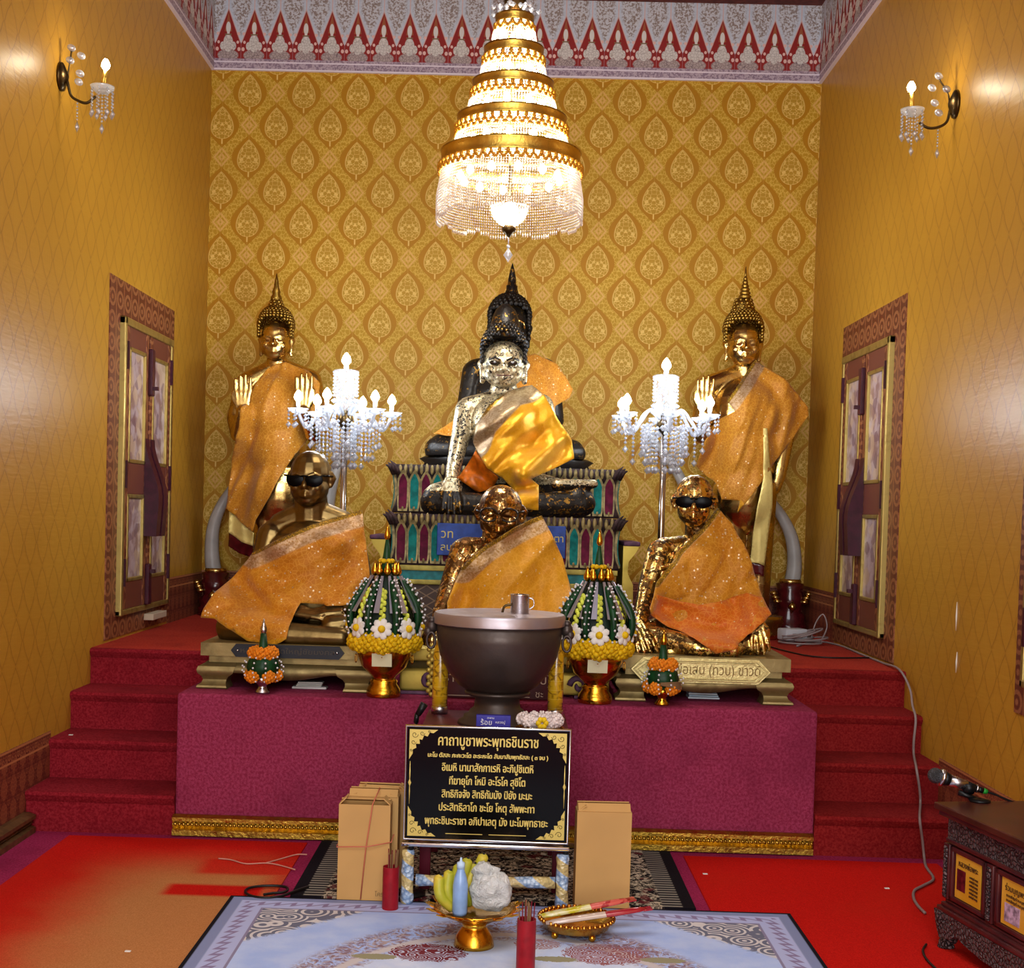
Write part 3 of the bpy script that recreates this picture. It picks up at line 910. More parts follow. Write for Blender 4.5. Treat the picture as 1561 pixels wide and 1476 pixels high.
limb(bm, (1006, 842, Y+.01, 20), (989, 892, Y-.06, 16), (978, 938, Y-.18, 12), (972, 958, Y-.24, 10))
limb(bm, (1118, 842, Y+.02, 20), (1136, 900, Y, 18), (1148, 938, Y-.16, 13), (1150, 950, Y-.21, 11))
limb(bm, (1040, 965, Y+.02, 32), (985, 972, Y-.18, 26)); limb(bm, (1095, 965, Y+.02, 32), (1148, 976, Y-.18, 26))
limb(bm, (990, 975, Y-.2, 24), (1060, 988, Y-.30, 17), (1118, 992, Y-.32, 12)); limb(bm, (1150, 982, Y-.2, 22), (1090, 992, Y-.26, 15), (1020, 994, Y-.28, 10))
blob_e(bm, (1065, 985, Y-.06), 80, 16, .2)
hand(bm, P(972, 952, Y-.245), (.35, -.45, -1), (-.3, -1, .4), .17, .25, .12, 1)
hand(bm, P(1152, 946, Y-.225), (.15, -.45, -1), (.0, -1, .4), .16, .25, .12, -1)
bm = floor_at(remesh(bm, .0046, 1), .7905); tr = tree_of(bm)
obj('figure', bm, M['leafgold'], st)
glasses(TR, 1.38, st, 1)
trimR = [(996, 886), (1034, 837), (1066, 807), (1083, 788), (1094, 774)]
out = [(996, 886), (1034, 837), (1066, 807), (1083, 788), (1094, 774), (1115, 797), (1137, 843), (1151, 886), (1154, 912), (1160, 932), (1138, 944), (1118, 960), (1094, 977), (1072, 981), (1040, 957), (1012, 948), (986, 932), (984, 922), (991, 905)]
cloth('robe', floor_at(drape(out, Y, tr, .014, (.5, .85), .024, 17, trimR, None, seed=21), .7925), M['robe_r'], st)

out = [(984, 922), (994, 903), (1020, 912), (1060, 918), (1100, 912), (1130, 901), (1154, 908), (1162, 931), (1140, 945), (1119, 962), (1095, 979), (1072, 984), (1042, 961), (1012, 950), (986, 933)]
cloth('scarf', floor_at(drape(out, Y, tr, .028, (.9, -.25), .022, 22, None, None, seed=25), .7925), M['scarf'], st)

# ------------------------------------------------------------------ front seated Buddha, covered in pale leaf
st = empty('buddha_statue', (P(768, 790, 6.85).x, 6.85, P(766, 787, 6.64).z), 'pale gold leafed seated Buddha in a shiny yellow robe before the black one', 'statue')
bm = B(); Y = 6.85
TB = head_matrix(768, 556, Y, 32, 0, .05)
sculpt_head(bm, TB, 1.12, True)
limb(bm, (768, 585, Y+.03, 19), (768, 612, Y+.05, 27))
limb(bm, (768, 610, Y+.05, 18), (716, 624, Y+.03, 20)); limb(bm, (768, 610, Y+.05, 18), (824, 620, Y+.03, 20))
blob_e(bm, (768, 650, Y), 52, 50, .15); blob_e(bm, (768, 705, Y-.02), 48, 46, .15)
limb(bm, (712, 626, Y+.02, 19), (700, 675, Y-.04, 14), (690, 718, Y-.16, 11), (688, 735, Y-.22, 9))
limb(bm, (826, 626, Y+.02, 20), (840, 690, Y-.02, 17), (800, 725, Y-.2, 12))
limb(bm, (740, 745, Y+.05, 30), (668, 762, Y-.14, 26)); limb(bm, (800, 745, Y+.05, 30), (880, 764, Y-.14, 26))
limb(bm, (662, 766, Y-.16, 22), (770, 775, Y-.26, 18)); limb(bm, (888, 768, Y-.16, 20), (770, 772, Y-.26, 18)); blob_e(bm, (772, 772, Y-.04), 120, 18, .26)
limb(bm, (850, 740, Y-.2, 10), (905, 738, Y-.16, 7))
hand(bm, P(689, 732, Y-.24), (.02, -.35, -1), (0, -1, .35), .19, .2, .1, 1)
bm = floor_at(remesh(bm, .006, 2), P(766, 787, 6.64).z+.001); tr = tree_of(bm)
# legs are blacker than the leaf covered trunk
me_bm = bm; zc = P(768, 738, Y).z
for f in me_bm.faces: f.material_index = 1 if f.calc_center_median().z < zc and f.calc_center_median().x > P(706, 738, Y).x-.0 or f.calc_center_median().z < P(768, 752, Y).z else 0
obj('figure', me_bm, [M['leafwhite'], M['blackleaf']], st)
obj('curled_hair', curls(768, 533, Y, 34, 40, .14, 9, .0125, front=.42), M['blackstat'], st)
M['eye'] = plain('dark_inlaid_eye', '1a1410', .15, spec=.8); k_ = TB.to_scale().x
for s_ in (-1, 1):
    e_ = B(); hb(e_, TB, (s_*.42, -1.02, .02), (.25, .12, .12)); obj('inlaid_eye', e_, M['eye'], st)
    e_ = B(); tube(e_, [TB @ Vector(p) for p in ((s_*.14, -1.16, .14), (s_*.40, -1.12, .26), (s_*.70, -.92, .16))], .05*k_, 6); obj('brow', e_, M['blackstat'], st)
e_ = B(); tube(e_, [TB @ Vector(p) for p in ((-.30, -1.0, -.55), (0, -1.13, -.57), (.30, -1.0, -.55))], .035*k_, 6); obj('mouth_line', e_, plain('faded_red_lips', '5a3026', .5), st)
bm = B(); q = P(770, 500, Y+.02)
lathe(bm, [(.085, -.05), (.078, .0), (.066, .05), (.05, .09), (.02, .12)], q, 16); obj('topknot', bm, M['blackstat'], st)
out = [(722, 676), (727, 650), (745, 622), (776, 597), (800, 589), (811, 588), (830, 606), (849, 640), (871, 672), (874, 700), (842, 716), (809, 732), (820, 741), (819, 778), (796, 777), (788, 753), (768, 732), (744, 716), (727, 688)]
cloth('robe', drape(out, Y, tr, .018, (.75, .62), .040, 13, [(718, 672), (727, 645), (776, 592), (800, 585)], None, seed=31, smooth=14), M['robe_y'], st)
out = [(727, 688), (744, 716), (760, 730), (752, 745), (729, 752), (716, 742), (700, 730), (710, 714)]
cloth('sash', drape(out, Y, tr, .02, (.5, -.6), .03, 30, None, None, seed=41), plain('orange_satin_sash', 'b85f0e', .4, var=.35, scale=25), st)

# ------------------------------------------------------------------ large black Buddha behind it
st = empty('buddha_statue', (P(775, 712, 7.6).x, 7.6, P(766, 712, 7.16).z), 'large black lacquer seated Buddha with pointed finial at the back of the altar', 'statue')
bm = B(); Y = 7.6
TK = head_matrix(777, 500, Y, 28, 0, .05)
sculpt_head(bm, TK, 1.35, True)
limb(bm, (777, 532, Y+.03, 17), (777, 562, Y+.05, 25))
limb(bm, (777, 556, Y+.05, 18), (726, 566, Y+.03, 19)); limb(bm, (777, 556, Y+.05, 18), (830, 566, Y+.03, 20))
blob_e(bm, (778, 610, Y), 58, 56, .17); blob_e(bm, (778, 665, Y-.02), 50, 44, .17)
limb(bm, (722, 568, Y+.02, 18), (712, 615, Y-.03, 15), (700, 662, Y-.16, 12), (692, 680, Y-.24, 9))
limb(bm, (834, 570, Y+.02, 19), (845, 640, Y, 15), (810, 680, Y-.2, 12))
limb(bm, (750, 680, Y+.04, 28), (676, 684, Y-.14, 24)); limb(bm, (800, 680, Y+.04, 28), (872, 688, Y-.14, 18))
limb(bm, (668, 686, Y-.16, 21), (775, 692, Y-.26, 16)); limb(bm, (878, 692, Y-.16, 15), (775, 694, Y-.26, 14)); blob_e(bm, (776, 696, Y-.04), 105, 12, .28)
zk = P(766, 712, 7.16).z+.066
bm = floor_at(remesh(bm, .007, 2), zk-.004); tr = tree_of(bm)
obj('figure', bm, M['blackstat'], st)
bm = curls(777, 482, Y, 31, 32, .135, 9, .016, front=.4)
for s in (-1, 1):
    for k in range(5): ball(bm, P(777+s*(30-k*.3), 484+k*8, Y-.02), .016, 6, 4)
obj('curled_hair', bm, M['blackbase'], st)
for s_ in (-1, 1):
    e_ = B(); tube(e_, [TK @ Vector(p) for p in ((s_*.16, -1.14, -.12), (s_*.20, -1.14, .16), (s_*.46, -1.08, .34), (s_*.74, -.90, .20), (s_*.80, -.80, -.1))], .07*TK.to_scale().x, 6); obj('gilded_brow', e_, M['statgold'], st)
obj('finial', lathe(B(), [(.045, -.03), (.042, 0), (.036, .03), (.032, .035), (.032, .06), (.025, .065), (.022, .1), (.012, .15), (.002, .185)], P(780, 452, Y), 14), M['blackleaf'], st)
obj('lotus_seat', lathe(B(), [(S(128, Y), -.065), (S(124, Y), -.04), (S(132, Y), -.018), (S(122, Y), 0)], (P(772, 700, Y).x, Y-.04, zk), 40, Matrix.Diagonal((1, .55, 1))), M['blackbase'], st)
out = [(792, 548), (815, 540), (848, 556), (862, 575), (873, 594), (868, 607), (846, 621), (842, 650), (800, 660), (770, 640), (775, 590)]
cloth('robe', drape(out, Y, tr, .016, (.5, .8), .026, 12, None, None, seed=51), M['robe_b'], st)
out = [(664, 664), (698, 641), (712, 640), (712, 664), (690, 668)]
cloth('lap_robe', drape(out, Y, tr, .016, (.5, .3), .01, 14, None, None, seed=55), M['robe_b'], st)

# ------------------------------------------------------------------ standing Buddhas
def standing(cx, top, chin, w, shl, shr, neck, label, arms):
    Y = 8.0
    st = empty('standing_buddha_statue', (P(cx+10, 900, Y).x, Y, ZP), label, 'statue', 'standing gold Buddhas by the back wall')
    bm = B()
    T = head_matrix(cx, (top+chin)/2+2, Y, w, 0, .05)
    sculpt_head(bm, T, (chin-top)/2/w, True)
    ch = chin
    limb(bm, (cx, chin-8, Y+.03, 14), (neck[0], neck[1]+12, Y+.05, 20))
    limb(bm, (neck[0], neck[1]+8, Y+.05, 16), (shl[0], shl[1], Y+.02, 19)); limb(bm, (neck[0], neck[1]+8, Y+.05, 16), (shr[0], shr[1], Y+.02, 19))
    mx = (shl[0]+shr[0])/2; sy = (shl[1]+shr[1])/2
    blob_e(bm, (mx, sy+42, Y), 50, 56, .16); blob_e(bm, (mx+1, sy+105, Y), 42, 60, .15)
    blob_e(bm, (mx+2, sy+165, Y), 46, 62, .16)
    zb = P(mx, sy+150, Y).z
    for s in (-1, 1):
        q0 = P(mx+s*20+2, sy+160, Y); q1 = Vector((P(mx+s*20+4, sy+300, Y).x, Y+.01, ZP+.12))
        wlimb(bm, (q0, .115), (q0.lerp(q1, .55), .085), (q1, .065)); wlimb(bm, (q1+Vector((0, .02, -.06)), .06), (q1+Vector((s*.03, -.16, -.075)), .045))
    b2 = bm.copy()
    for a in arms: limb(b2, *(a[0][:2] if a[7] else a[0]))
    b2 = remesh(b2, .009, 2); tr = tree_of(b2); b2.free()
    for a in arms: limb(bm, *a[0]); hand(bm, P(*a[1]), a[2], a[3], a[4], a[5], .04, a[6])
    bm = remesh(bm, .0065, 2)
    obj('figure', bm, M['statgold'], st)
    Yb = Y
    return st, tr, T
sl, tr, T = standing(421, 486, 548, 23, (378, 586), (472, 582), (424, 552),
    'standing gold Buddha with both palms raised and orange robe, by the left window', [
    (((374, 590, 8.02, 17), (361, 640, 8.0, 15), (364, 662, 7.9, 13), (370, 628, 7.82, 10)), (370, 624, 7.82), (0, -.05, 1), (0, 1, 0), .21, .05, 1, 0),
    (((476, 590, 8.02, 17), (486, 640, 8.0, 15), (478, 662, 7.86, 13), (464, 628, 7.74, 10)), (463, 622, 7.74), (0, -.05, 1), (0, 1, 0), .21, .05, -1, 1)])
Y = 8.0
obj('curled_hair', curls(421, 498, Y, 26.5, 31, .128, 10, .0125, front=.36), M['hairgold'], sl)
bm = B()
lathe(bm, [(.050, -.03), (.046, .0), (.036, .035), (.022, .06)], P(421, 470, Y), 18)
for i in range(5):
    for k in range(10-i): a = 2*PI*k/(10-i); ball(bm, P(421, 470, Y)+Vector(((.052-.007*i)*math.cos(a), (.052-.007*i)*math.sin(a), .017*i-.015)), .0115, 6, 4)
obj('topknot', bm, M['hairgold'], sl)
obj('finial', lathe(B(), [(.03, 0), (.034, .02), (.022, .04), (.026, .055), (.016, .08), (.012, .12), (.001, .165)], P(421, 459, Y)+Vector((0, 0, .0)), 12), M['hairgold'], sl)
out = [(410, 566), (424, 557), (439, 554), (473, 567), (491, 586), (490, 622), (480, 655), (466, 680), (453, 700), (439, 722), (421, 757), (396, 793), (391, 811), (371, 797), (346, 775), (349, 748), (356, 703), (376, 655), (382, 622), (397, 590)]
cloth('robe', drape(out, Y, tr, .02, (.36, .93), .032, 13, None, [(391, 815), (371, 801), (346, 779)], seed=61), M['robe_b'], sl)
out = [(350, 778), (374, 800), (390, 813), (388, 832), (370, 826), (349, 812)]
cloth('pale_underrobe', drape(out, Y+.02, tr, .012, (0, 1), .01, 18, None, None, seed=64), M['strip'], sl)
out = [(349, 810), (370, 824), (388, 830), (386, 850), (366, 844), (348, 833)]
cloth('dark_hem', drape(out, Y+.02, tr, .010, (0, 1), .004, 18, None, None, seed=65), M['maroon_lac'], sl)

srt, tr, T = standing(1133, 490, 556, 25, (1084, 590), (1182, 590), (1135, 560),
    'standing gold Buddha with one palm raised and pale hanging cloth, by the right window', [
    (((1080, 594, 8.02, 18), (1068, 644, 8.0, 15), (1070, 664, 7.9, 13), (1074, 632, 7.82, 10)), (1074, 626, 7.82), (0, -.05, 1), (0, 1, 0), .21, .05, 1, 0),
    (((1186, 596, 8.02, 18), (1196, 660, 8.0, 16), (1186, 725, 7.96, 12), (1180, 745, 7.94, 10)), (1179, 742, 7.93), (-.1, -.1, -1), (1, -.5, 0), .2, .1, 1, 0)])
obj('curled_hair', curls(1133, 504, Y, 29, 33, .135, 10, .0125, front=.36), M['hairgold'], srt)
bm = B()
lathe(bm, [(.068, -.03), (.064, .01), (.056, .04), (.050, .07)], P(1133, 474, Y), 18)
for i in range(5):
    for k in range(13-i): a = 2*PI*k/(13-i); ball(bm, P(1133, 474, Y)+Vector(((.070-.006*i)*math.cos(a), (.070-.006*i)*math.sin(a), .020*i-.02)), .0115, 6, 4)
obj('topknot', bm, M['hairgold'], srt)
prof = []
for i in range(9):
    r = .050*(1-i/9.5); prof += [(r*.8, .021*i), (r, .021*i+.007), (r*.8, .021*i+.016)]
prof.append((.001, .23))
obj('finial', lathe(B(), prof, P(1135, 468, Y)+Vector((0, 0, .01)), 14), M['hairgold'], srt)
trimS = [(1146, 554), (1134, 571), (1114, 597), (1102, 614)]
out = [(1146, 554), (1158, 554), (1191, 580), (1212, 600), (1231, 622), (1231, 634), (1210, 662), (1191, 688), (1171, 711), (1154, 734), (1128, 768), (1117, 782), (1121, 764), (1094, 762), (1086, 735), (1060, 711), (1068, 677), (1088, 643), (1112, 631), (1102, 614), (1114, 597), (1134, 571)]
cloth('robe', drape(out, Y, tr, .02, (.30, .95), .034, 13, trimS, [(1117, 786), (1121, 768), (1094, 766)], seed=71), M['robe_b'], srt)
out = [(1158, 655), (1164, 655), (1168, 700), (1172, 724), (1172, 776), (1162, 862), (1152, 858), (1141, 857), (1147, 776), (1158, 728)]
cloth('hanging_cloth', drape(out, Y-.05, tr, .04, (0, 1), .012, 18, None, None, seed=75), M['strip'], srt)
out = [(1142, 856), (1162, 860), (1161, 878), (1143, 874)]
cloth('dark_hem', drape(out, Y-.05, tr, .035, (0, 1), .004, 18, None, None, seed=76), M['maroon_lac'], srt)
for s_, x in ((sl, 432), (srt, 1140)):
    obj('lotus_base', lathe(B(), [(.21, 0), (.22, .04), (.19, .06), (.21, .10), (.20, .13)], (P(x, 900, 8.0).x, 7.96, ZP), 28), M['statgold'], s_)
# ------------------------------------------------------------------ stands, pedestals
M['stand'] = m_gold('dull_gold_stand', '8c7a4e', .5, .55, '4a3c22', 8, .15, 30, .75)
M['stand_b'] = m_gold('bright_gold_panel', 'c9b050', .5, .3, '8a7428', 10, .15, 20, .6)
M['purple'] = plain('purple_scroll', '5a3a52', .6, var=.3)
def square_loft(bm, rings):
    """rings of (x0, y0, x1, y1, z)"""
    rs = [[bm.verts.new(p) for p in ((a, b, z), (c_, b, z), (c_, d, z), (a, d, z))] for a, b, c_, d, z in rings]
    for r, q in zip(rs, rs[1:]):
        for i in range(4): bm.faces.new((r[i], r[(i+1) % 4], q[(i+1) % 4], q[i]))
    bm.faces.new(rs[0][::-1]); bm.faces.new(rs[-1])
    return bm
def low_stand(x0, x1, y0, y1, label, m, zt=.79):
    st = empty('low_stand', ((x0+x1)/2, (y0+y1)/2, ZA), label, 'stand', 'low gold stands under the seated statues')
    bm = square_loft(B(), [(x0, y0, x1, y1, zt-.055), (x0, y0, x1, y1, zt), ]); obj('top_slab', bm, m, st, False)
    obj('waist', square_loft(B(), [(x0+.03, y0+.03, x1-.03, y1-.03, zt-.085), (x0+.03, y0+.03, x1-.03, y1-.03, zt-.055)]), m, st, False)
    # bulging scalloped apron
    K = 48; bm = B(); rows = []
    for i in range(K+1):
        t = i/K; x = x0+.02+(x1-x0-.04)*t; u = abs(t-.5)*2
        dz = zt-.140-.016*max(0, math.cos(u*PI*.5/.38)) if u < .38 else zt-.140+.010*math.sin((u-.38)/.5*PI)*(1 if u < .88 else 1)
        rows.append([(x, y0+.03, zt-.085), (x, y0-.002, zt-.10), (x, y0-.008, zt-.125), (x, y0+.004, dz+.005), (x, y0+.02, dz), (x, y0+.05, dz+.005), (x, y0+.05, zt-.09)])
    vs = [[bm.verts.new(p) for p in r] for r in rows]
    for a, b in zip(vs, vs[1:]):
        n = len(a)
        for k in range(n): bm.faces.new((a[k], a[(k+1) % n], b[(k+1) % n], b[k]))
    bm.faces.new(vs[0][::-1]); bm.faces.new(vs[-1])
    obj('apron', bm, m, st)
    bm = B()
    for xa, xb in ((x0+.01, x0+.05), (x1-.05, x1-.01)): box(bm, (xa, y0+.05, zt-.155), (xb, y1-.05, zt-.085), .006)
    box(bm, (x0+.05, y1-.05, zt-.155), (x1-.05, y1-.01, zt-.085), .006)
    obj('side_apron', bm, m, st)
    for sx in (0, 1):
        for sy in (0, 1):
            X_ = x0 if sx == 0 else x1; Y_ = y0 if sy == 0 else y1
            dx = -1 if sx == 0 else 1; dy = -1 if sy == 0 else 1
            rings = []
            for z, o, w in ((ZA, .008, .125), (ZA+.006, .014, .13), (ZA+.014, .012, .125), (ZA+.024, -.004, .105), (ZA+.038, -.010, .10), (ZA+.052, -.004, .115), (zt-.13, .010, .15), (zt-.115, .014, .16), (zt-.10, .008, .16), (zt-.085, -.02, .13)):
                xa, xb = sorted((X_+dx*o, X_+dx*(o-w))); ya, yb = sorted((Y_+dy*o, Y_+dy*(o-w)))
                rings.append((xa, ya, xb, yb, z))
            obj('leg', square_loft(B(), rings), m, st, 'auto')
    return st
yF = 5.665
xa, xb = P(306, 990, yF).x, P(566, 990, yF).x
s1 = low_stand(xa, xb, yF, 6.52, 'dull gold low stand with dark name plaque under the left seated monk', M['stand'])
x0, x1 = P(944, 1005, yF).x, P(1206, 1005, yF).x
s3 = low_stand(x0, x1, yF, 6.52, 'gold low stand with pale carved name plaque under the right seated monk', M['stand'])
xm0, xm1 = P(606, 1000, yF+.02).x, P(934, 1000, yF+.02).x
s2 = empty('low_stand', ((xm0+xm1)/2, 6.1, ZA), 'bright gold stand with purple scroll feet under the middle seated monk', 'stand', 'low gold stands under the seated statues')
obj('top_slab', box(B(), (xm0, yF+.03, .735), (xm1, 6.52, .79), .008), M['stand_b'], s2)
obj('waist', box(B(), (xm0+.03, yF+.06, .70), (xm1-.03, 6.5, .735)), M['stand'], s2)
obj('body_panel', box(B(), (xm0+.01, yF+.03, ZA+.012), (xm1-.01, 6.5, .70), .012), M['stand_b'], s2)
for sgn, xx in ((1, xm0+.14), (-1, xm1-.14)):
    pts = [(xx+sgn*(.03+ (.040-.0022*i)*math.cos(i*.42)-.03)*1.0, yF+.012, ZA+.056+(.040-.0022*i)*math.sin(i*.42)*sgn*sgn) for i in range(17)]
    bm = tube(B(), pts, [.013]*10+[.011]*7, 8); obj('scroll_foot', bm, M['purple'], s2)
    obj('foot_strip', box(B(), (xx-sgn*.13 if sgn > 0 else xx-.02, yF+.004, ZA), (xx+.02 if sgn > 0 else xx+.13, yF+.028, ZA+.014), .004), M['purple'], s2)

def octagon(x0, x1, z0, z1, ch): return [(x0, (z0+z1)/2), (x0+ch, z0), (x1-ch, z0), (x1, (z0+z1)/2), (x1-ch, z1), (x0+ch, z1)]
def M_xz(y): return Matrix(((1, 0, 0, 0), (0, 0, 1, y), (0, 1, 0, 0), (0, 0, 0, 1)))
navy = plain('navy_plaque', '14161f', .4, var=.3)
q0, q1 = P(352, 987, yF-.01), P(525, 988, yF-.01)
pl = obj('name_plaque', prism(B(), octagon(q0.x, q1.x, .734, .7895, .022), M_xz(yF-.006), .012), navy, s1, False)
stl = plain('steel', 'c8c8c8', .25, 1)
for xx in (q0.x+.03, q1.x-.03): obj('screw', ball(B(), (xx, yF-.014, .762), .0055, 8, 6), stl, pl)
def TXT(x, y, z, rz=0.0): return Matrix.Translation((x, y, z)) @ Matrix.Rotation(rz, 4, 'Z') @ Matrix.Rotation(PI/2, 4, 'X')
put_text('engraved_line', 'หลวงพ่อ วัดใหญ่ชัยมงคล', .03, TXT((q0.x+q1.x)/2, yF-.0135, .753), plain('dull_brass_letters', '3a3024', .5, .3), pl, width=.40)
q0, q1 = P(962, 1013, yF-.01), P(1174, 1022, yF-.01)
pale = m_gold('pale_gold_plaque', 'd8c888', .45, .25, '9a8a4a', 30, .5, 60, .5)
pl = obj('name_plaque', prism(B(), octagon(q0.x, q1.x, .682, .785, .05), M_xz(yF-.012), .016), pale, s3, False)
bm = B(); ring = octagon(q0.x+.012, q1.x-.012, .692, .775, .045)
tube(bm, [(a, yF-.022, b) for a, b in ring], .004, 6, closed=True)
ring = octagon(q0.x+.03, q1.x-.03, .700, .767, .04)
tube(bm, [(a, yF-.022, b) for a, b in ring], .003, 6, closed=True)
obj('plaque_rim', bm, pale, pl)
put_text('engraved_line', 'หลวงพ่อเสน (ทวบ) ขาวดี', .06, TXT((q0.x+q1.x)/2+.02, yF-.021, .718), plain('engraved_brown', '7a6030', .5, .5), pl, width=.46)

# maroon board with white lettering leaning against the middle stand
mb = empty('maroon_board', (P(758, 1065, 5.6).x, 5.61, ZA), 'maroon board with white lettering standing behind the foot of the alms bowl', 'board')
b0, b1 = P(660, 1030, 5.6).x, P(852, 1030, 5.6).x; mbx = b0
obj('panel', box(B(), (b0, 5.60, ZA), (b1, 5.625, .765), .004), plain('maroon_board_paint', '4a1016', .45, var=.2), mb, False)
wht = plain('white_paint_letters', 'cbb9a4', .6)
put_text('lettering', 'ราช', .06, TXT(P(690, 1030, 5.6).x, 5.599, .662), wht, mb)
put_text('lettering', '(เจบ)', .055, TXT(P(820, 1035, 5.6).x, 5.599, .662), wht, mb)
put_text('lettering', 'ชะ', .04, TXT(P(822, 1058, 5.6).x, 5.599, .606), wht, mb)
obj('white_line', box(B(), (b0+.01, 5.598, .604), (b1-.12, 5.60, .607)), wht, mb, False)

# two tier lotus pedestal
M['teal'] = plain('teal_petal', '0f6a66', .7, var=.35, scale=25, spec=.15); M['plum'] = plain('plum_petal', '560f2c', .7, var=.35, scale=25, spec=.15)
M['petal_rim'] = plain('faded_gold_petal_rim', '8a7a4e', .55, .3, .4, 40)
M['grime'] = plain('dark_carved_ground', '3a2a2c', .7, var=.5, scale=40)
M['yband'] = plain('pale_yellow_band', 'b3a452', .55, var=.25, scale=22); M['tband'] = plain('turquoise_band', '1d7a80', .45, var=.25)
g = G('brown_scale_pattern'); _, x, y, z = g.obj()
u, v = x/.085, z/.05
wv = ((u.fract()-.5).abs()*2-(v.fract()-.5).abs()*2).abs().sm(.18, .08)
M['scales'] = g.set(g.mix(wv, c('4e3a34'), c('8a7058')), .6)
def petal(parent, cx, y, z0, z1, w, m, lean=.0, bulge=.018):
    """long pointed lotus petal with a raised gold rim; faces -y, waisted outwards at both ends"""
    bm = B(); n = 9
    def prof(t): return .012+bulge*(2*t-1)**2
    def hw(t, k): return k*w/2*(min(1, ((1-t)/.22)**.7) if t > .78 else (1.0 if t > .15 else .82+.18*t/.15))
    for k, dy, mi in ((1.0, 0.0, 0), (.72, -.006, 1)):
        rows = []
        for i in range(n+1):
            t = i/n; tt = t if mi == 0 else .06+.84*t
            zz = z0+(z1-z0)*tt; yy = y-prof(tt)+dy; h = max(.0012, hw(tt if mi == 0 else t*.985, k))
            xx = cx+lean*(2*tt-1)**2
            rows.append([bm.verts.new(p) for p in ((xx-h, yy, zz), (xx+h, yy, zz), (xx+h, yy+.014, zz), (xx-h, yy+.014, zz))])
        for a, b in zip(rows, rows[1:]):
            for q in range(4):
                f = bm.faces.new((a[q], a[(q+1) % 4], b[(q+1) % 4], b[q])); f.material_index = mi
        bm.faces.new(rows[0][::-1]).material_index = mi; bm.faces.new(rows[-1]).material_index = mi
    ball(bm, (cx, y-.028, z0+.012), (.008, .006, .014), 6, 4)
    return obj('petal', bm, [M['petal_rim'], m], parent, False)
def tier(name, x0, x1, y0, y1, z0, z1, n, label):
    st = empty(name, ((x0+x1)/2, (y0+y1)/2, z0), label, 'pedestal', 'tiers of the lotus pedestal')
    h = z1-z0; e = .028
    obj('body', square_loft(B(), [(x0-e, y0-e, x1+e, y1, z0), (x0-.01, y0-.01, x1+.01, y1, z0+.2*h), (x0+.005, y0+.005, x1-.005, y1, z0+.5*h), (x0-.008, y0-.008, x1+.008, y1, z0+.8*h), (x0-e*.8, y0-e*.8, x1+e*.8, y1, z1)]), M['grime'], st)
    w = (x1-x0)/n
    for i in range(n):
        petal(st, x0+w*(i+.5), y0-.004, z0+.01, z1-.03, w*.98, M['plum'] if i % 2 == 0 else M['teal'])
    for s, xx in ((-1, x0), (1, x1)):                 # petals on the two sides
        for i in range(5):
            o = petal(st, 0, 0, z0+.01, z1-.03, w*.98, M['teal'] if i % 2 == 0 else M['plum'])
            o.rotation_euler = (0, 0, -s*-PI/2)
            off = Vector(st.location)
            o.location = Vector((xx+s*.004, y0+w*(i+.6), 0))-Vector((off.x, off.y, 0))-(Matrix.Rotation(s*PI/2, 3, 'Z') @ Vector((-off.x, -off.y, 0)))
    bm = B()                                           # crest of small leaf tips along the top
    k = int((x1-x0)/.028)
    for i in range(k):
        xx = x0+(x1-x0)*(i+.5)/k; r = .5*((i*37) % 11)/11
        ball(bm, (xx, y0-.022, z1-.028+.012*r), (.011, .008, .026+.012*r), 6, 5)
    obj('crest', bm, M['petal_rim'], st)
    for s, xx in ((-1, x0), (1, x1)):
        bm = B()
        for k2 in range(3):
            limb_ = [((xx+s*(-.01+.016*k2), y0-.02+.01*k2, z1-.05)), ((xx+s*(.012+.016*k2), y0-.03, z1-.01)), ((xx+s*(.04+.012*k2), y0-.035, z1+.018-.012*k2))]
            tube(bm, limb_, [.014, .012, .002], 6)
        obj('corner_flourish', bm, M['grime'], st)
    return st
yL = 6.64
zL = lambda py, Y: P(766, py, Y).z
xl0, xl1 = P(603, 830, yL).x, P(936, 830, yL).x
pl_ = empty('plinth', ((xl0+xl1)/2, 7.3, ZP), 'pedestal base with turquoise band between pale yellow mouldings, behind the middle monk', 'plinth')
za, zb_, zc_ = zL(864, yL), zL(886, yL), zL(893, yL)
obj('scale_panel', box(B(), (xl0+.0, yL+.0, ZP), (xl1-.0, 8.0, zL(894, yL))), M['scales'], pl_, False)
obj('lower_moulding', box(B(), (xl0-.02, yL-.03, zL(894, yL)), (xl1+.02, 8.0, zL(887, yL)), .004), M['yband'], pl_)
obj('turquoise_band', box(B(), (xl0, yL-.012, zL(887, yL)), (xl1, 8.0, zL(873, yL))), M['tband'], pl_, False)
obj('upper_moulding', box(B(), (xl0-.02, yL-.03, zL(873, yL)), (xl1+.02, 8.0, zL(865, yL)), .004), M['yband'], pl_)
zt1 = zL(787, yL)
t1 = tier('lotus_pedestal', xl0, xl1, yL, 8.0, zL(865, yL), zt1, 19, 'lower tier of plum and teal lotus petals carrying the front Buddha')
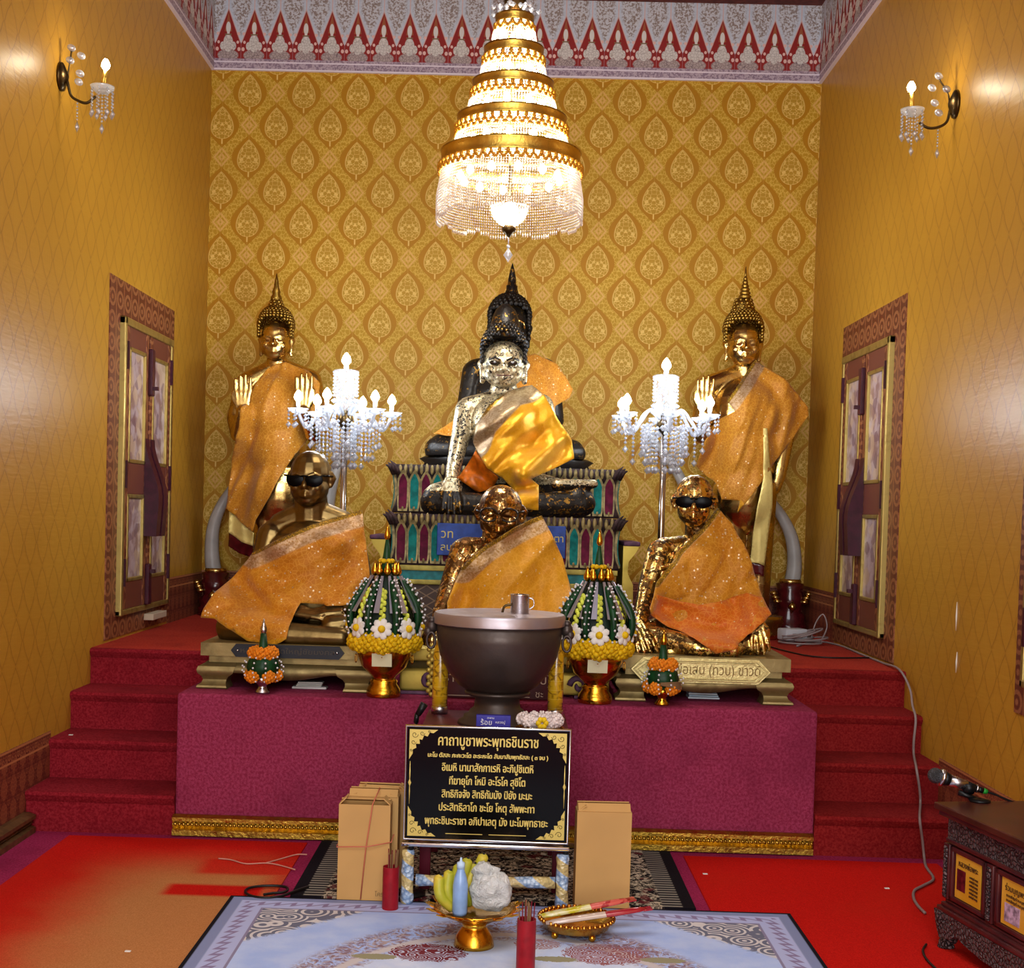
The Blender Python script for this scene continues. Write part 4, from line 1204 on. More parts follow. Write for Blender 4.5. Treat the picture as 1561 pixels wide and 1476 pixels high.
for s_, xx in ((-1, xl0-.055), (1, xl1+.055)):
    z_ = [zL(py, yL) for py in (888, 870, 852, 838, 828)]
    wg = empty('carved_bracket', (xx+s_*.04, yL+.30, ZP), 'pale gold carved bracket with purple cap at the %s side of the lotus pedestal' % ('left' if s_ < 0 else 'right'), 'bracket', 'carved brackets beside the pedestal')
    pts = [(xx, ZP), (xx+s_*.060, ZP), (xx+s_*.055, z_[0]), (xx+s_*.025, z_[1]), (xx+s_*.03, z_[2]), (xx+s_*.065, z_[3]), (xx+s_*.08, z_[4]), (xx, z_[4])]
    obj('side_panel', prism(B(), pts, M_xz(yL+.30), .4), M['stand_b'], wg, False)
    obj('cap', box(B(), (min(xx, xx+s_*.085), yL+.09, z_[4]), (max(xx, xx+s_*.085), yL+.51, z_[4]+.022), .006), M['purple'], wg)
yU = 7.16
xu0, xu1 = P(606, 750, yU).x, P(937, 750, yU).x
zt2 = zL(712, yU)
t2 = tier('lotus_pedestal', xu0, xu1, yU, 8.0, zt1+.002, zt2, 19, 'upper tier of plum and teal lotus petals carrying the big black Buddha')
obj('ledge_end', box(B(), (xl0-.050, yL+.05, zt1-.03), (xl0+.01, yL+.5, zt1), .006), M['yband'], t1)
obj('ledge_end', box(B(), (xl1-.01, yL+.05, zt1-.03), (xl1+.050, yL+.5, zt1), .006), M['yband'], t1)
bs = empty('blue_sign', (P(762, 850, yL-.05).x, yL-.05, zL(850, yL)), 'blue sign with gilded handwriting on the lotus pedestal behind the middle monk', 'sign')
obj('panel', box(B(), (P(666, 830, yL-.05).x, yL-.06, zL(849, yL-.05)), (P(862, 830, yL-.05).x, yL-.045, zL(800, yL-.05)), .003), plain('ultramarine_board', '1f3f8f', .5, var=.2), bs, False)
gl = plain('gilded_letters', 'a89a50', .5, .3)
put_text('lettering', 'วท', .06, TXT(P(682, 812, yL-.06).x, yL-.061, zL(822, yL)), gl, bs)
put_text('lettering', 'ลบ', .05, TXT(P(680, 835, yL-.06).x, yL-.061, zL(841, yL)), gl, bs)
put_text('lettering', 'ตา', .05, TXT(P(852, 818, yL-.06).x, yL-.061, zL(824, yL)), gl, bs)

# elephant tusks in lacquered stands
def tusk(pts, rad, base_at, label, Yb, stand=True):
    st = empty('elephant_tusk', (base_at.x, Yb, ZP), label, 'tusk', 'elephant tusks round the standing Buddhas')
    sp = spline([P(*p) for p in pts], 8)
    k = len(sp); r = [rad*(1-.55*i/(k-1)) if i < k-1 else .004 for i in range(k)]
    obj('tusk', tube(B(), sp, r, 14), M['ivory'], st)
    x, z1 = base_at.x, sp[0].z
    b = (x, Yb, 0)
    H = z1-ZP+.02
    obj('stand', lathe(B(), [(.110, ZP), (.110, ZP+.05), (.095, ZP+.06), (.104, ZP+.10), (.076, ZP+.13), (.085, ZP+.17), (.09, ZP+.22), (rad*1.5, z1-.02), (rad*1.7, z1+.02), (rad*1.2, z1+.03)], b, 20), M['maroon_lac'], st)
    obj('collar', lathe(B(), [(rad*1.25, z1+.02), (rad*1.35, z1+.035), (rad*1.25, z1+.05)], b, 20), M['statgold'], st)
    for s in (-1, 1):
        bm = B()
        for q in range(3): ball(bm, (x+s*(.085+.012*q), Yb-.05, z1-.09+.025*q), (.026, .02, .016), 8, 6)
        obj('lotus_bud', bm, M['statgold'], st)
    bm = B(); gem(bm, (x, Yb-.09, z1-.12), .028, .04); obj('gilded_medallion', bm, M['statgold'], st)
    return st
Yt = 8.42
tusk([(327, 878, Yt), (323, 845, Yt), (325, 806, Yt), (337, 772, Yt), (362, 735, Yt+.05), (392, 700, Yt+.12)], S(12.5, Yt), P(329, 880, Yt), 'grey ivory tusk curving up at the left corner beside the standing Buddha', Yt)
tusk([(1206, 895, Yt), (1211, 860, Yt), (1207, 822, Yt), (1192, 788, Yt), (1168, 756, Yt+.05), (1140, 722, Yt+.12)], S(12.5, Yt), P(1204, 896, Yt), 'grey ivory tusk curving up at the right corner beside the extension block', Yt)
tusk([(492, 880, Yt), (494, 830, Yt), (499, 780, Yt), (507, 735, Yt), (521, 695, Yt+.03), (545, 655, Yt+.06)], S(13, Yt), P(492, 882, Yt), 'grey ivory tusk rising behind the head of the left seated monk', Yt)
tusk([(1072, 890, Yt), (1068, 840, Yt), (1058, 785, Yt), (1040, 735, Yt), (1017, 697, Yt+.03), (988, 662, Yt+.06)], S(12, Yt), P(1072, 892, Yt), 'grey ivory tusk rising behind the head of the right seated monk', Yt)

# ------------------------------------------------------------------ lamps
def m_crystal(name, tint, opac, rough=.05):
    g = G(name)
    tr = g.nt.nodes.new('ShaderNodeBsdfTransparent'); gl = g.nt.nodes.new('ShaderNodeBsdfGlossy'); tl = g.nt.nodes.new('ShaderNodeBsdfTranslucent'); df = g.nt.nodes.new('ShaderNodeBsdfDiffuse')
    gl.inputs['Roughness'].default_value = rough
    for n in (gl, tl, df): n.inputs['Color'].default_value = tint
    m1 = g.nt.nodes.new('ShaderNodeMixShader'); m1.inputs[0].default_value = .5
    m2 = g.nt.nodes.new('ShaderNodeMixShader'); m2.inputs[0].default_value = .45
    m3 = g.nt.nodes.new('ShaderNodeMixShader'); m3.inputs[0].default_value = opac
    L = g.nt.links.new
    L(tl.outputs[0], m1.inputs[1]); L(df.outputs[0], m1.inputs[2])
    L(m1.outputs[0], m2.inputs[1]); L(gl.outputs[0], m2.inputs[2])
    L(tr.outputs[0], m3.inputs[1]); L(m2.outputs[0], m3.inputs[2]); L(m3.outputs[0], g.out.inputs[0])
    return g.m
M['crystal_col'] = m_crystal('crystal_column', (.55, .58, .66, 1), .34)
M['crystal'] = m_crystal('cut_crystal', (.70, .74, .82, 1), .60)
M['curtain2'] = m_crystal('outer_bead_glass', (.50, .42, .36, 1), .72, .15)
M['scallop'] = plain('gold_bead', 'd09020', .4, .45)
M['curtain'] = m_crystal('bead_curtain_glass', (.62, .52, .44, 1), .62, .15)
M['brass'] = m_gold('chandelier_brass', 'd8b050', .34, .3, '5a4010', 25, .2, 60)
M['darkbrass'] = plain('dark_brass', '4a3a20', .3, .9)
M['steelpole'] = plain('chrome_pole', 'b8aea4', .18, 1.0)
M['bulb_cool'] = glow('cool_white_bulb', (.84, .92, 1, 1), 115)
M['bulb_warm'] = glow('warm_white_bulb', (1, .94, .83, 1), 105)
M['bulb_sconce'] = glow('sconce_bulb', (1, .88, .66, 1), 70)
def strand(bm, p, n, r, drop, dr=None):
    z = p[2]
    for i in range(n):
        gem(bm, (p[0], p[1], z), r, r*1.1); z -= r*2.25
    if drop: gem(bm, (p[0], p[1], z-drop*.7), dr or r*1.7, drop)
    return bm
def bulb(parent, p, r, m, h=2.6):
    return obj('bulb', lathe(B(), [(r*.5, 0), (r*.95, r*.6), (r, r*1.0), (r*.75, r*1.7), (r*.35, r*2.3), (r*.05, r*h)], p, 10), m, parent)
def floor_lamp(axis, Y, top, label, phase):
    """axis: pixel x of the pole; crystal candelabrum on a tall pole"""
    C0 = P(axis[0], axis[1], Y)                     # hub, where the arms leave the pole
    st = empty('crystal_floor_lamp', (C0.x, Y, ZP), label, 'floor lamp', 'crystal floor lamps behind the seated monks')
    obj('pole', tube(B(), [(C0.x, Y, ZP+.02), (C0.x, Y, C0.z)], .017, 12), M['steelpole'], st)
    obj('base', lathe(B(), [(.15, ZP), (.15, ZP+.015), (.05, ZP+.04), (.02, ZP+.09)], (C0.x, Y, 0), 20), M['darkbrass'], st)
    obj('hub', lathe(B(), [(.012, -.05), (.03, -.03), (.042, 0), (.03, .03), (.02, .05)], C0, 14), M['darkbrass'], st)
    zt = P(axis[0], top, Y).z
    h = zt-C0.z
    obj('glass_column', lathe(B(), [(.03, .05), (.065, .07), (.04, .10), (.048, h*.55), (.035, h*.78), (.066, h*.86), (.058, h*.90), (.012, h*.92), (.012, h)], C0, 18, wob=lambda a, z: 1+.08*math.cos(8*a)), M['crystal_col'], st)
    for k in range(12):
        a = 2*PI*k/12; p = C0+Vector((.062*math.cos(a), .062*math.sin(a), h*.82))
        obj('crystal_strand', strand(B(), p, 7, .008, .015), M['crystal'], st)
    bulb(st, C0+Vector((0, 0, h)), .024, M['bulb_cool'])
    R = .245
    for k in range(6):
        a = phase+PI/3*k; d = Vector((math.cos(a), math.sin(a), 0))
        pts = spline([C0+d*.02+Vector((0, 0, .02)), C0+d*.09+Vector((0, 0, .075)), C0+d*.15+Vector((0, 0, .01)), C0+d*.20+Vector((0, 0, -.045)), C0+d*R+Vector((0, 0, .03))], 5)
        obj('arm', tube(B(), pts, .009, 8), M['crystal'], st)
        e = C0+d*R+Vector((0, 0, .04))
        obj('drip_pan', lathe(B(), [(.006, -.02), (.03, -.012), (.052, .008), (.054, .012), (.03, 0), (.008, 0)], e, 14, wob=lambda a, z: 1+.06*math.cos(7*a)), M['crystal'], st)
        obj('candle_tube', lathe(B(), [(.011, 0), (.011, .05)], e, 10), plain('white_candle_tube', 'd8d8d8', .4) if 'wct' not in M else M['wct'], st)
        bulb(st, e+Vector((0, 0, .05)), .022, M['bulb_cool'])
        for j in range(5):
            b = 2*PI*j/5+a; p = e+Vector((.048*math.cos(b), .048*math.sin(b), -.004))
            obj('crystal_strand', strand(B(), p, 3, .0085, .017), M['crystal'], st)
        for q, (rr, nn) in enumerate(((.09, 10), (.16, 8), (.13, 6), (.20, 5), (.11, 8))):
            a2 = a+.5*q
            obj('crystal_strand', strand(B(), C0+Vector((rr*math.cos(a2), rr*math.sin(a2), -.01)), nn, .0095, .02), M['crystal'], st)
    for k in range(8):
        a = 2*PI*k/8
        obj('crystal_strand', strand(B(), C0+Vector((.055*math.cos(a), .055*math.sin(a), -.02)), 9, .010, .02), M['crystal'], st)
    return st
M['wct'] = plain('white_candle_tube', 'd8d8d8', .4)
floor_lamp((526, 641), 7.0, 556, 'crystal floor lamp with lit candle bulbs behind the left seated monk', .26)
floor_lamp((1013, 648), 7.0, 564, 'crystal floor lamp with lit candle bulbs behind the right seated monk', .55)

def sconce(Y, s, pl, arm, dish, blb, leaves, label, X):
    st = empty('wall_sconce', (X, Y, P(pl[0], pl[1], Y).z), label, 'wall lamp', 'crystal wall sconces')
    q = PX(pl[0], pl[1], X)
    obj('back_plate', lathe(B(), [(.062, 0), (.06, .012), (.035, .024), (.012, .034)], q, 18, Matrix.Rotation(s*PI/2, 3, 'Y') @ Matrix.Diagonal((1, .85, 1))), M['darkbrass'], st)
    obj('arm', tube(B(), spline([q+Vector((s*.02, 0, 0))]+[P(*p, Y) for p in arm], 6), .006, 8), M['darkbrass'], st)
    e = P(*dish, Y)
    obj('drip_pan', lathe(B(), [(.006, -.02), (.03, -.014), (.05, .006), (.052, .012), (.03, 0), (.008, 0)], e, 14), M['crystal'], st)
    t = P(*blb, Y)
    obj('candle_tube', tube(B(), [e, t], .010, 10), M['brass'], st)
    bulb(st, t, .019, M['bulb_sconce'], 2.4)
    for k in range(8):
        a = 2*PI*k/8
        obj('crystal_strand', strand(B(), e+Vector((.046*math.cos(a), .046*math.sin(a), -.005)), 6, .0065, .018), M['crystal'], st)
    obj('crystal_strand', strand(B(), e+Vector((0, 0, -.02)), 9, .0065, .024), M['crystal'], st)
    obj('crystal_strand', strand(B(), P(*arm[2], Y), 7, .006, .026), M['crystal'], st)
    stem = spline([q+Vector((s*.03, 0, 0))]+[P(*p, Y) for p in ((leaves[-1][0]*.5+pl[0]*.5, leaves[0][1]*.4+pl[1]*.6),)]+[P(leaves[0][0], leaves[0][1]+4, Y)], 5)
    obj('stem', tube(B(), stem, .004, 6), M['darkbrass'], st)
    for p in leaves:
        obj('crystal_leaf', ball(B(), P(*p, Y), (.020, .012, .015), 10, 6, Matrix.Rotation(.5, 3, 'Y')), M['crystal'], st)
    return st
sconce(5.78, 1, (92, 117), [(103, 125), (108, 145), (118, 153), (132, 157), (146, 147)], (156, 136), (161, 106), [(109, 73), (124, 85), (107, 92), (122, 112), (120, 125)],
       'crystal wall sconce with one lit bulb high on the left wall', XL)
sconce(5.93, -1, (1458, 159), [(1448, 168), (1443, 186), (1430, 194), (1415, 195), (1401, 187)], (1391, 171), (1389, 140), [(1431, 116), (1421, 134), (1443, 136), (1425, 157), (1431, 172)],
       'crystal wall sconce with one lit bulb high on the right wall', XR)

# ------------------------------------------------------------------ tiered chandelier
Yc = 6.2
ch = empty('tiered_chandelier', (P(780, 200, Yc).x, Yc, P(780, 350, Yc).z), 'five tiered gold chandelier with glowing crystal bead curtains hanging over the altar', 'chandelier')
cx = P(779, 230, Yc).x
zc = lambda py: P(780, py, Yc).z
# (radius px, band top, band bottom, scallop bottom, curtain bottom, curtain flare px, bulbs)
tiers = [(29, 25, 38, 49, 72, 33, 5), (45, 74, 88, 105, 126, 49, 6), (61, 126, 140, 157, 178, 66, 8), (82, 180, 194, 212, 232, 85, 10), (105, 234, 254, 268, 333, 110, 12)]
for i, (r, b0, b1, s1_, c1, fl, nb_) in enumerate(tiers):
    R = S(r, Yc)
    obj('gold_band', lathe(B(), [(R*.985, zc(b1)), (R*1.01, zc(b1)), (R*1.0, zc(b1)+.008), (R*1.0, zc(b0)-.008), (R*1.015, zc(b0)), (R*.985, zc(b0)), (R*.985, zc(b1))], (cx, Yc, 0), 56, cap=False), M['brass'], ch)
    bm = B(); n = max(14, int(2*PI*R/.036))
    for k in range(n):                                   # hanging scallops of gold beads
        a0 = 2*PI*k/n
        for j in range(5):
            a = a0+2*PI/n*j/5; d = math.sin(PI*j/5)
            ball(bm, (cx+R*1.03*math.cos(a), Yc+R*1.03*math.sin(a), zc(b1)-.006-d*(zc(b1)-zc(s1_))*.75), (.0085, .0085, .0085), 6, 4)
            if j == 0: ball(bm, (cx+R*1.03*math.cos(a), Yc+R*1.03*math.sin(a), zc(b1)-.012), (.010, .010, .014), 6, 4)
    obj('bead_scallops', bm, M['scallop'], ch)
    bm = B(); n = int(2*PI*R/(.0125 if i < 4 else .0115)); z0 = zc(b1)
    rowsN = max(4, int((z0-zc(c1))/.0115))
    for k in range(n):
        a = 2*PI*k/n
        ln = zc(c1)+.012*math.sin(a*10)*(1 if i == 4 else .4)
        z = z0; j = 0
        while z > ln:
            t = min(1, (z0-z)/(z0-ln)); rr = R*.97+(S(fl, Yc)-R*.97)*min(1, t*1.6)
            gem(bm, (cx+rr*math.cos(a), Yc+rr*math.sin(a), z), .0050, .0062); z -= .0132; j += 1
        gem(bm, (cx+rr*math.cos(a), Yc+rr*math.sin(a), z-.006), .005, .013)
    o = obj('bead_curtain', bm, M['curtain2' if i == 4 else 'curtain'], ch, False); o['kind'] = 'stuff'
    for k in range(nb_):
        a = 2*PI*k/nb_+.3*i
        bulb(ch, (cx+R*.72*math.cos(a), Yc+R*.72*math.sin(a), zc(s1_)-.03), .017, M['bulb_warm'], 2.2)
    obj('spoke', box(box(B(), (cx-R*.97, Yc-.006, zc(b1)+.004), (cx+R*.97, Yc+.006, zc(b1)+.012)), (cx-.006, Yc-R*.97, zc(b1)+.004), (cx+.006, Yc+R*.97, zc(b1)+.012)), M['brass'], ch, False)
obj('centre_globe', lathe(B(), [(.040*math.sin(PI*i/12)+.001, -.040*math.cos(PI*i/12)) for i in range(13)], (cx, Yc, zc(322)), 20), M['bulb_warm'], ch)
bm = B()
for i in range(9):
    t = PI*.5*i/9; n = max(5, int(30*math.cos(t)))
    for k in range(n): gem(bm, (cx+.082*math.cos(t)*math.cos(2*PI*k/n), Yc+.082*math.cos(t)*math.sin(2*PI*k/n), zc(316)-.085*math.sin(t)), .0075, .0085)
obj('bead_bowl', bm, M['curtain'], ch)['kind'] = 'stuff'
obj('central_rod', tube(B(), [(cx, Yc, zc(322)+.07), (cx, Yc, ZC)], .010, 8), M['darkbrass'], ch)
obj('rod_cup', lathe(B(), [(.01, zc(24)), (.02, zc(18)), (.05, zc(6)), (.052, zc(2)), (.015, zc(0))], (cx, Yc, 0), 16), M['darkbrass'], ch)
obj('ceiling_rose', lathe(B(), [(.03, ZC-.06), (.09, ZC-.02), (.10, ZC)], (cx, Yc, 0), 20), M['brass'], ch)
bm = B()
for k in range(7):
    a = 2*PI*k/7
    for q in range(3): gem(bm, (cx+(.04+.035*q)*math.cos(a), Yc+(.04+.035*q)*math.sin(a), zc(14)+.01*(1-q)), .014, .014)
obj('crystal_flower', bm, M['crystal'], ch)
obj('bottom_finial', lathe(B(), [(.004, zc(362)), (.028, zc(354)), (.034, zc(349)), (.02, zc(344)), (.012, zc(338))], (cx, Yc, 0), 14), M['darkbrass'], ch)
bm = tube(B(), [(cx, Yc, zc(372)), (cx, Yc, zc(360))], .003, 6); ball(bm, (cx, Yc, zc(376)), .009, 8, 6); gem(bm, (cx, Yc, zc(389)), .022, .034)
obj('pendant_drop', bm, M['crystal'], ch)
# ------------------------------------------------------------------ rugs
def m_pattern_rug():
    g = G('black_floral_rug'); _, x, y, z = g.obj()
    a = g.voro(26, 'DISTANCE_TO_EDGE', g.vec((x+.03).abs(), y, 0.0)); b = g.noise(30, 4, .7, g.vec((x+.03).abs(), y, 0.0), 1.5)
    cl = g.mix(b.sm(.47, .55), c('151115'), c('c2b49c'))
    cl = g.mix((g.noise(11, 3, .6) > .60)*.8, cl, c('5e1620'))
    cl = g.mix(a.sm(.05, .02)*.6, cl, c('101014'))
    ed = ((x+.03).abs()-.60).sm(-.005, .005)
    zz = ((y/.03).fract()-.5).abs().sm(.2, .3)
    cl = g.mix(ed, cl, g.mix(zz, c('17151c'), c('8a8478')))
    cl = g.mix(((x+.03).abs()-.67).sm(-.003, .003), cl, c('121016'))
    g.bump(g.noise(300, 2), .4, .003)
    return g.set(cl, .9, 0, .1)
def m_blue_rug():
    g = G('pale_blue_rug'); _, x, y, z = g.obj()
    cx, cy = .03, 3.42
    u = (x-cx).abs(); v = (y-cy).abs()
    e = (.975-u).mn(1.20-v)                       # distance from the edge
    el = ((u/.74)*(u/.74)+(v/1.03)*(v/1.03)).sqrt()
    n1 = g.noise(9, 4, .6); n2 = g.noise(26, 4, .7, None, 2.0)
    field = g.mix(n1.sm(.3, .7), c('a8c0f6'), c('bed0fa'))
    inner = g.mix(n1.sm(.3, .7), c('c6d6f8'), c('dce6fc'))
    cl = g.mix((el-.80).sm(.02, -.02), field, inner)
    ring = (el+n2*.16-.98).abs().sm(.13, .07)
    scr = g.voro(24, 'DISTANCE_TO_EDGE', None).sm(.10, .03)
    cl = g.mix(ring*n2.sm(.42, .56), cl, g.mix(scr, c('8f7480'), c('b8a6a8')))
    cl = g.mix((el+n2*.05-.86).abs().sm(.03, .012), cl, c('cfc8cc'))
    # roses
    for rx, ry, rr, h in ((-.22, 4.08, .13, '7c3038'), (.33, 4.12, .15, '9c6468'), (-.02, 3.75, .18, '6e2a34'), (.12, 4.20, .08, 'b08a8c')):
        d = ((x-rx)*(x-rx)+(y-ry)*(y-ry)*2.0).sqrt()/rr
        w = (g.voro(17+rr*40, 'F1', None)*16+d*5+n2*4).sin().abs()
        cl = g.mix(((d+n2*.7-1.0) < .25)*w.sm(.25, .6), cl, c(h))
    for rx, ry in ((-.38, 4.03), (.50, 4.08), (.17, 4.06)):
        d = ((x-rx)*(x-rx)*.5+(y-ry)*(y-ry)*4).sqrt()
        cl = g.mix((d+n2*.05) < .075, cl, c('9a9678'))
    # corner scrolls on a dark grey ground
    cd_ = (u-.80).mx(-.4)+(v-1.02).mx(-.4)
    corner = (cd_+n2*.10).sm(-.24, -.20)
    swirl = (g.voro(11, 'F1')*30).sin().sm(-.1, .5)
    cl = g.mix(corner, cl, g.mix(swirl, c('6f7287'), c('d6d2d4')))
    b2 = (e-.135).sm(.004, -.004)
    zg = (((u+v)/.055).fract()-.5).abs()*.06
    zig = ((e-.085+zg-.015).abs().sm(.012, .006))
    cl = g.mix(b2, cl, g.mix(zig, c('b4bce6'), c('8d80a8')))
    cl = g.mix((e-.135).abs().sm(.006, .003), cl, c('8d86a6'))
    cl = g.mix((e-.05).sm(.004, -.004), cl, c('8690b8'))
    cl = g.mix((e-.014).sm(.003, -.003), cl, c('16151c'))
    g.bump(g.noise(350, 2), .3, .003)
    return g.set(cl, .9, 0, .1)
slab('patterned_rug', m_pattern_rug(), -.745, 4.665, .685, 5.455, 0, .008, 'black floral rug lying under the alms bowl table against the altar', 'rug')
rug = slab('pale_blue_rug', m_blue_rug(), -.945, 2.22, 1.005, 4.62, .0065, .014, 'pale blue rug with oval medallion and dark edge in the foreground', 'rug')

# ------------------------------------------------------------------ alms bowl table and what stands on it
M['redwood'] = plain('dark_red_wood', '561624', .4, var=.35, scale=12)
M['bowlmetal'] = m_gold('dark_brown_bowl', '4a3f3a', .42, .4, '2a2220', 9, .1, 40, .55)
M['alu'] = m_gold('dull_aluminium', 'b0a6ac', .38, .25, '8a7f86', 6, .05, 30, .8)
M['gold'] = m_gold('shiny_gold', 'd8a030', .2, .2, '8a4a10', 9, .08, 40)
M['goldred'] = m_gold('copper_gold_bowl', 'd09038', .2, .22, '7a3c10', 7, .06, 30)
M['silver'] = m_gold('silver', 'cfccd0', .25, .3, '8a8488', 12, .1, 50)
M['black'] = plain('black_plastic', '0e0e10', .4)
ZT = .576
tb = empty('offering_table', (-.03, 5.08, .008), 'dark red wooden table behind the black prayer sign carrying the alms bowl', 'table')
obj('table_top', box(B(), (-.315, 4.755, ZT-.03), (.235, 5.38, ZT), .006), M['redwood'], tb, 'auto')
obj('apron', box(box(B(), (-.29, 4.80, ZT-.09), (.21, 4.82, ZT-.03)), (-.29, 5.33, ZT-.09), (.21, 5.35, ZT-.03)), M['redwood'], tb, False)
for xx in (-.30, .18):
    for yy in (4.79, 5.32): obj('leg', box(B(), (xx, yy, .008), (xx+.04, yy+.04, ZT-.03), .004), M['redwood'], tb, 'auto')
for zz in (.10, .30): obj('stretcher', box(B(), (-.26, 5.33, zz), (.18, 5.35, zz+.05)), M['redwood'], tb, False)
Yb = 5.06
bc = P(760, 1000, Yb).x
ab = empty('alms_bowl', (bc, Yb, ZT), 'big dark alms bowl with a dull metal lid on the red table', 'bowl')
zb = lambda py: P(760, py, Yb).z
R = .246
zr = zb(949)
obj('bowl', lathe(B(), [(.118, zb(1052)), (.150, zb(1044)), (.192, zb(1024)), (.222, zb(1000)), (.237, zb(975)), (.240, zr), (.22, zr)], (bc, Yb, 0), 48), M['bowlmetal'], ab)
obj('foot', lathe(B(), [(.150, ZT), (.146, ZT+.012), (.128, ZT+.022), (.126, ZT+.034), (.108, ZT+.042), (.104, ZT+.052), (.088, ZT+.064), (.084, zb(1064)), (.122, zb(1058)), (.126, zb(1055)), (.118, zb(1052))], (bc, Yb, 0), 40), M['bowlmetal'], ab)
ld = obj('lid', lathe(B(), [(.244, zr-.008), (.250, zr-.004), (.250, zr+.028), (.244, zr+.036), (.15, zr+.042), (.02, zr+.044)], (bc, Yb, 0), 48), M['alu'], ab, 'auto')
obj('lid_handle', tube(B(), spline([(bc+.01, Yb-.06, zr+.04), (bc+.018, Yb-.062, zr+.066), (bc+.045, Yb-.06, zr+.072), (bc+.068, Yb-.058, zr+.060), (bc+.072, Yb-.056, zr+.04)], 5), .005, 8), M['darkbrass'], ld)
for s in (-1, 1):
    bm = B(); q = Vector((bc+s*.255, Yb-.02, zr-.02))
    ball(bm, q, (.024, .03, .028), 10, 8); ball(bm, q+Vector((s*.012, -.02, -.018)), (.016, .016, .018), 8, 6); ball(bm, q+Vector((0, -.01, .024)), (.016, .016, .014), 8, 6)
    tube(bm, [q+Vector((.016*math.cos(2*PI*i/14), -.03, -.05+.03*math.sin(2*PI*i/14))) for i in range(14)], .005, 6, closed=True)
    obj('lion_handle', bm, M['bowlmetal'], ab)
q = P(792, 936, Yb-.05)
cu = empty('metal_cup', (q.x, Yb-.05, zr+.0425), 'small metal dipper cup standing on the lid of the alms bowl', 'cup')
obj('cup_body', lathe(B(), [(.034, zr+.0425), (.035, zr+.045), (.035, zr+.108), (.037, zr+.112), (.033, zr+.112), (.032, zr+.05), (.004, zr+.05)], (q.x, Yb-.05, 0), 24, cap=False), M['silver'], cu)
obj('cup_handle', tube(B(), spline([(q.x+.034, Yb-.05, zr+.10), (q.x+.05, Yb-.05, zr+.092), (q.x+.052, Yb-.05, zr+.07), (q.x+.035, Yb-.05, zr+.056)], 5), .003, 6), M['silver'], cu)
g = G('yellow_printed_candle_wrap'); _, x, y, z = g.obj()
n = g.voro(34, 'DISTANCE_TO_EDGE').sm(.12, .04); n2 = g.noise(22, 3)
wrap = g.mix(n*n2.sm(.4, .55), c('d8ac1c'), c('8f6a14')); wrap = g.mix((z*28).fract().sm(.06, .02)*.6, wrap, c('f0d860'))
M['wrap'] = g.set(wrap, .22, 0, .6, coat=.6)
for px, lab in ((670, 'tall yellow wrapped candle left of the alms bowl'), (846, 'tall yellow wrapped candle right of the alms bowl')):
    Yk = 5.28
    q = P(px, 1080, Yk)
    cn = empty('wrapped_candle', (q.x, Yk, ZT), lab, 'candle', 'yellow candles beside the alms bowl')
    obj('metal_base', lathe(B(), [(.033, ZT), (.033, ZT+.026), (.030, ZT+.03)], (q.x, Yk, 0), 20), M['silver'], cn)
    top = P(px, 972, Yk).z
    obj('candle', lathe(B(), [(.031, ZT+.026), (.031, ZT+.13), (.029, top-.07), (.022, top-.02), (.013, top)], (q.x, Yk, 0), 20), M['wrap'], cn)
    obj('orange_tip', lathe(B(), [(.0132, top-.002), (.009, top+.02), (.002, top+.045)], (q.x, Yk, 0), 12), plain('orange_wax', 'd87a1c', .4), cn)
# carved edge of the maroon board
bm = B()
for k in range(15): ball(bm, (mbx-.012+.006*(-1)**k, 5.604, ZA+.012+.0145*k), (.012, .009, .011), 7, 5)
obj('carved_edge', bm, M['stand_b'], mb)
q = P(752, 1110, 4.84)
bx_ = empty('blue_packet', (q.x, 4.84, ZT), 'small violet blue packet with white print before the foot of the alms bowl', 'packet')
obj('carton', box(B(), (q.x-.062, 4.80, ZT), (q.x+.062, 4.83, ZT+.070), .002), plain('violet_blue_card', '39349a', .4, var=.1), bx_, False)
wt = plain('white_print', 'e8e8f0', .5)
put_text('print', 'ร้อย', .026, TXT(q.x-.025, 4.799, ZT+.036), wt, bx_)
put_text('print', 'หลวงปู่', .013, TXT(q.x+.025, 4.799, ZT+.042), wt, bx_)
put_text('print', 'สะพาน', .010, TXT(q.x-.01, 4.799, ZT+.058), wt, bx_)
obj('print_bar', box(B(), (q.x-.03, 4.7985, ZT+.010), (q.x+.03, 4.80, ZT+.018)), wt, bx_, False)
q = P(823, 1106, 4.85)
tr_ = empty('woven_tray', (q.x, 4.85, ZT), 'little brown beaded tray under the white garland right of the blue packet', 'tray')
obj('dish', lathe(B(), [(.04, ZT), (.075, ZT+.008), (.086, ZT+.020), (.080, ZT+.020), (.04, ZT+.010)], (q.x, 4.85, 0), 28), plain('brown_tray', '7a4418', .4, .4), tr_)
bm = B()
for k in range(36): ball(bm, (q.x+.085*math.cos(PI*k/18), 4.85+.085*math.sin(PI*k/18), ZT+.020), .006, 6, 4)
obj('beaded_rim', bm, M['goldred'], tr_)
gd = empty('flower_garland', (q.x, 4.85, ZT+.015), 'white jasmine garland with yellow bloom lying on the little brown tray', 'garland')
bm = B(); rnd = random.Random(4)
tube(bm, [(q.x+.055*1.15*math.cos(PI*i/12), 4.85+.05*math.sin(PI*i/12), ZT+.050) for i in range(24)], .019, 8, closed=True)
for k in range(420):
    a = rnd.random()*2*PI; t = rnd.random()*2*PI
    r = .054+.019*math.cos(t)
    ball(bm, (q.x+r*1.15*math.cos(a), 4.85+r*math.sin(a)*.92, ZT+.052+.021*math.sin(t)), .0062, 5, 3)
obj('jasmine_ring', bm, plain('jasmine_white', 'e6d8d4', .6, var=.1), gd)
bm = B()
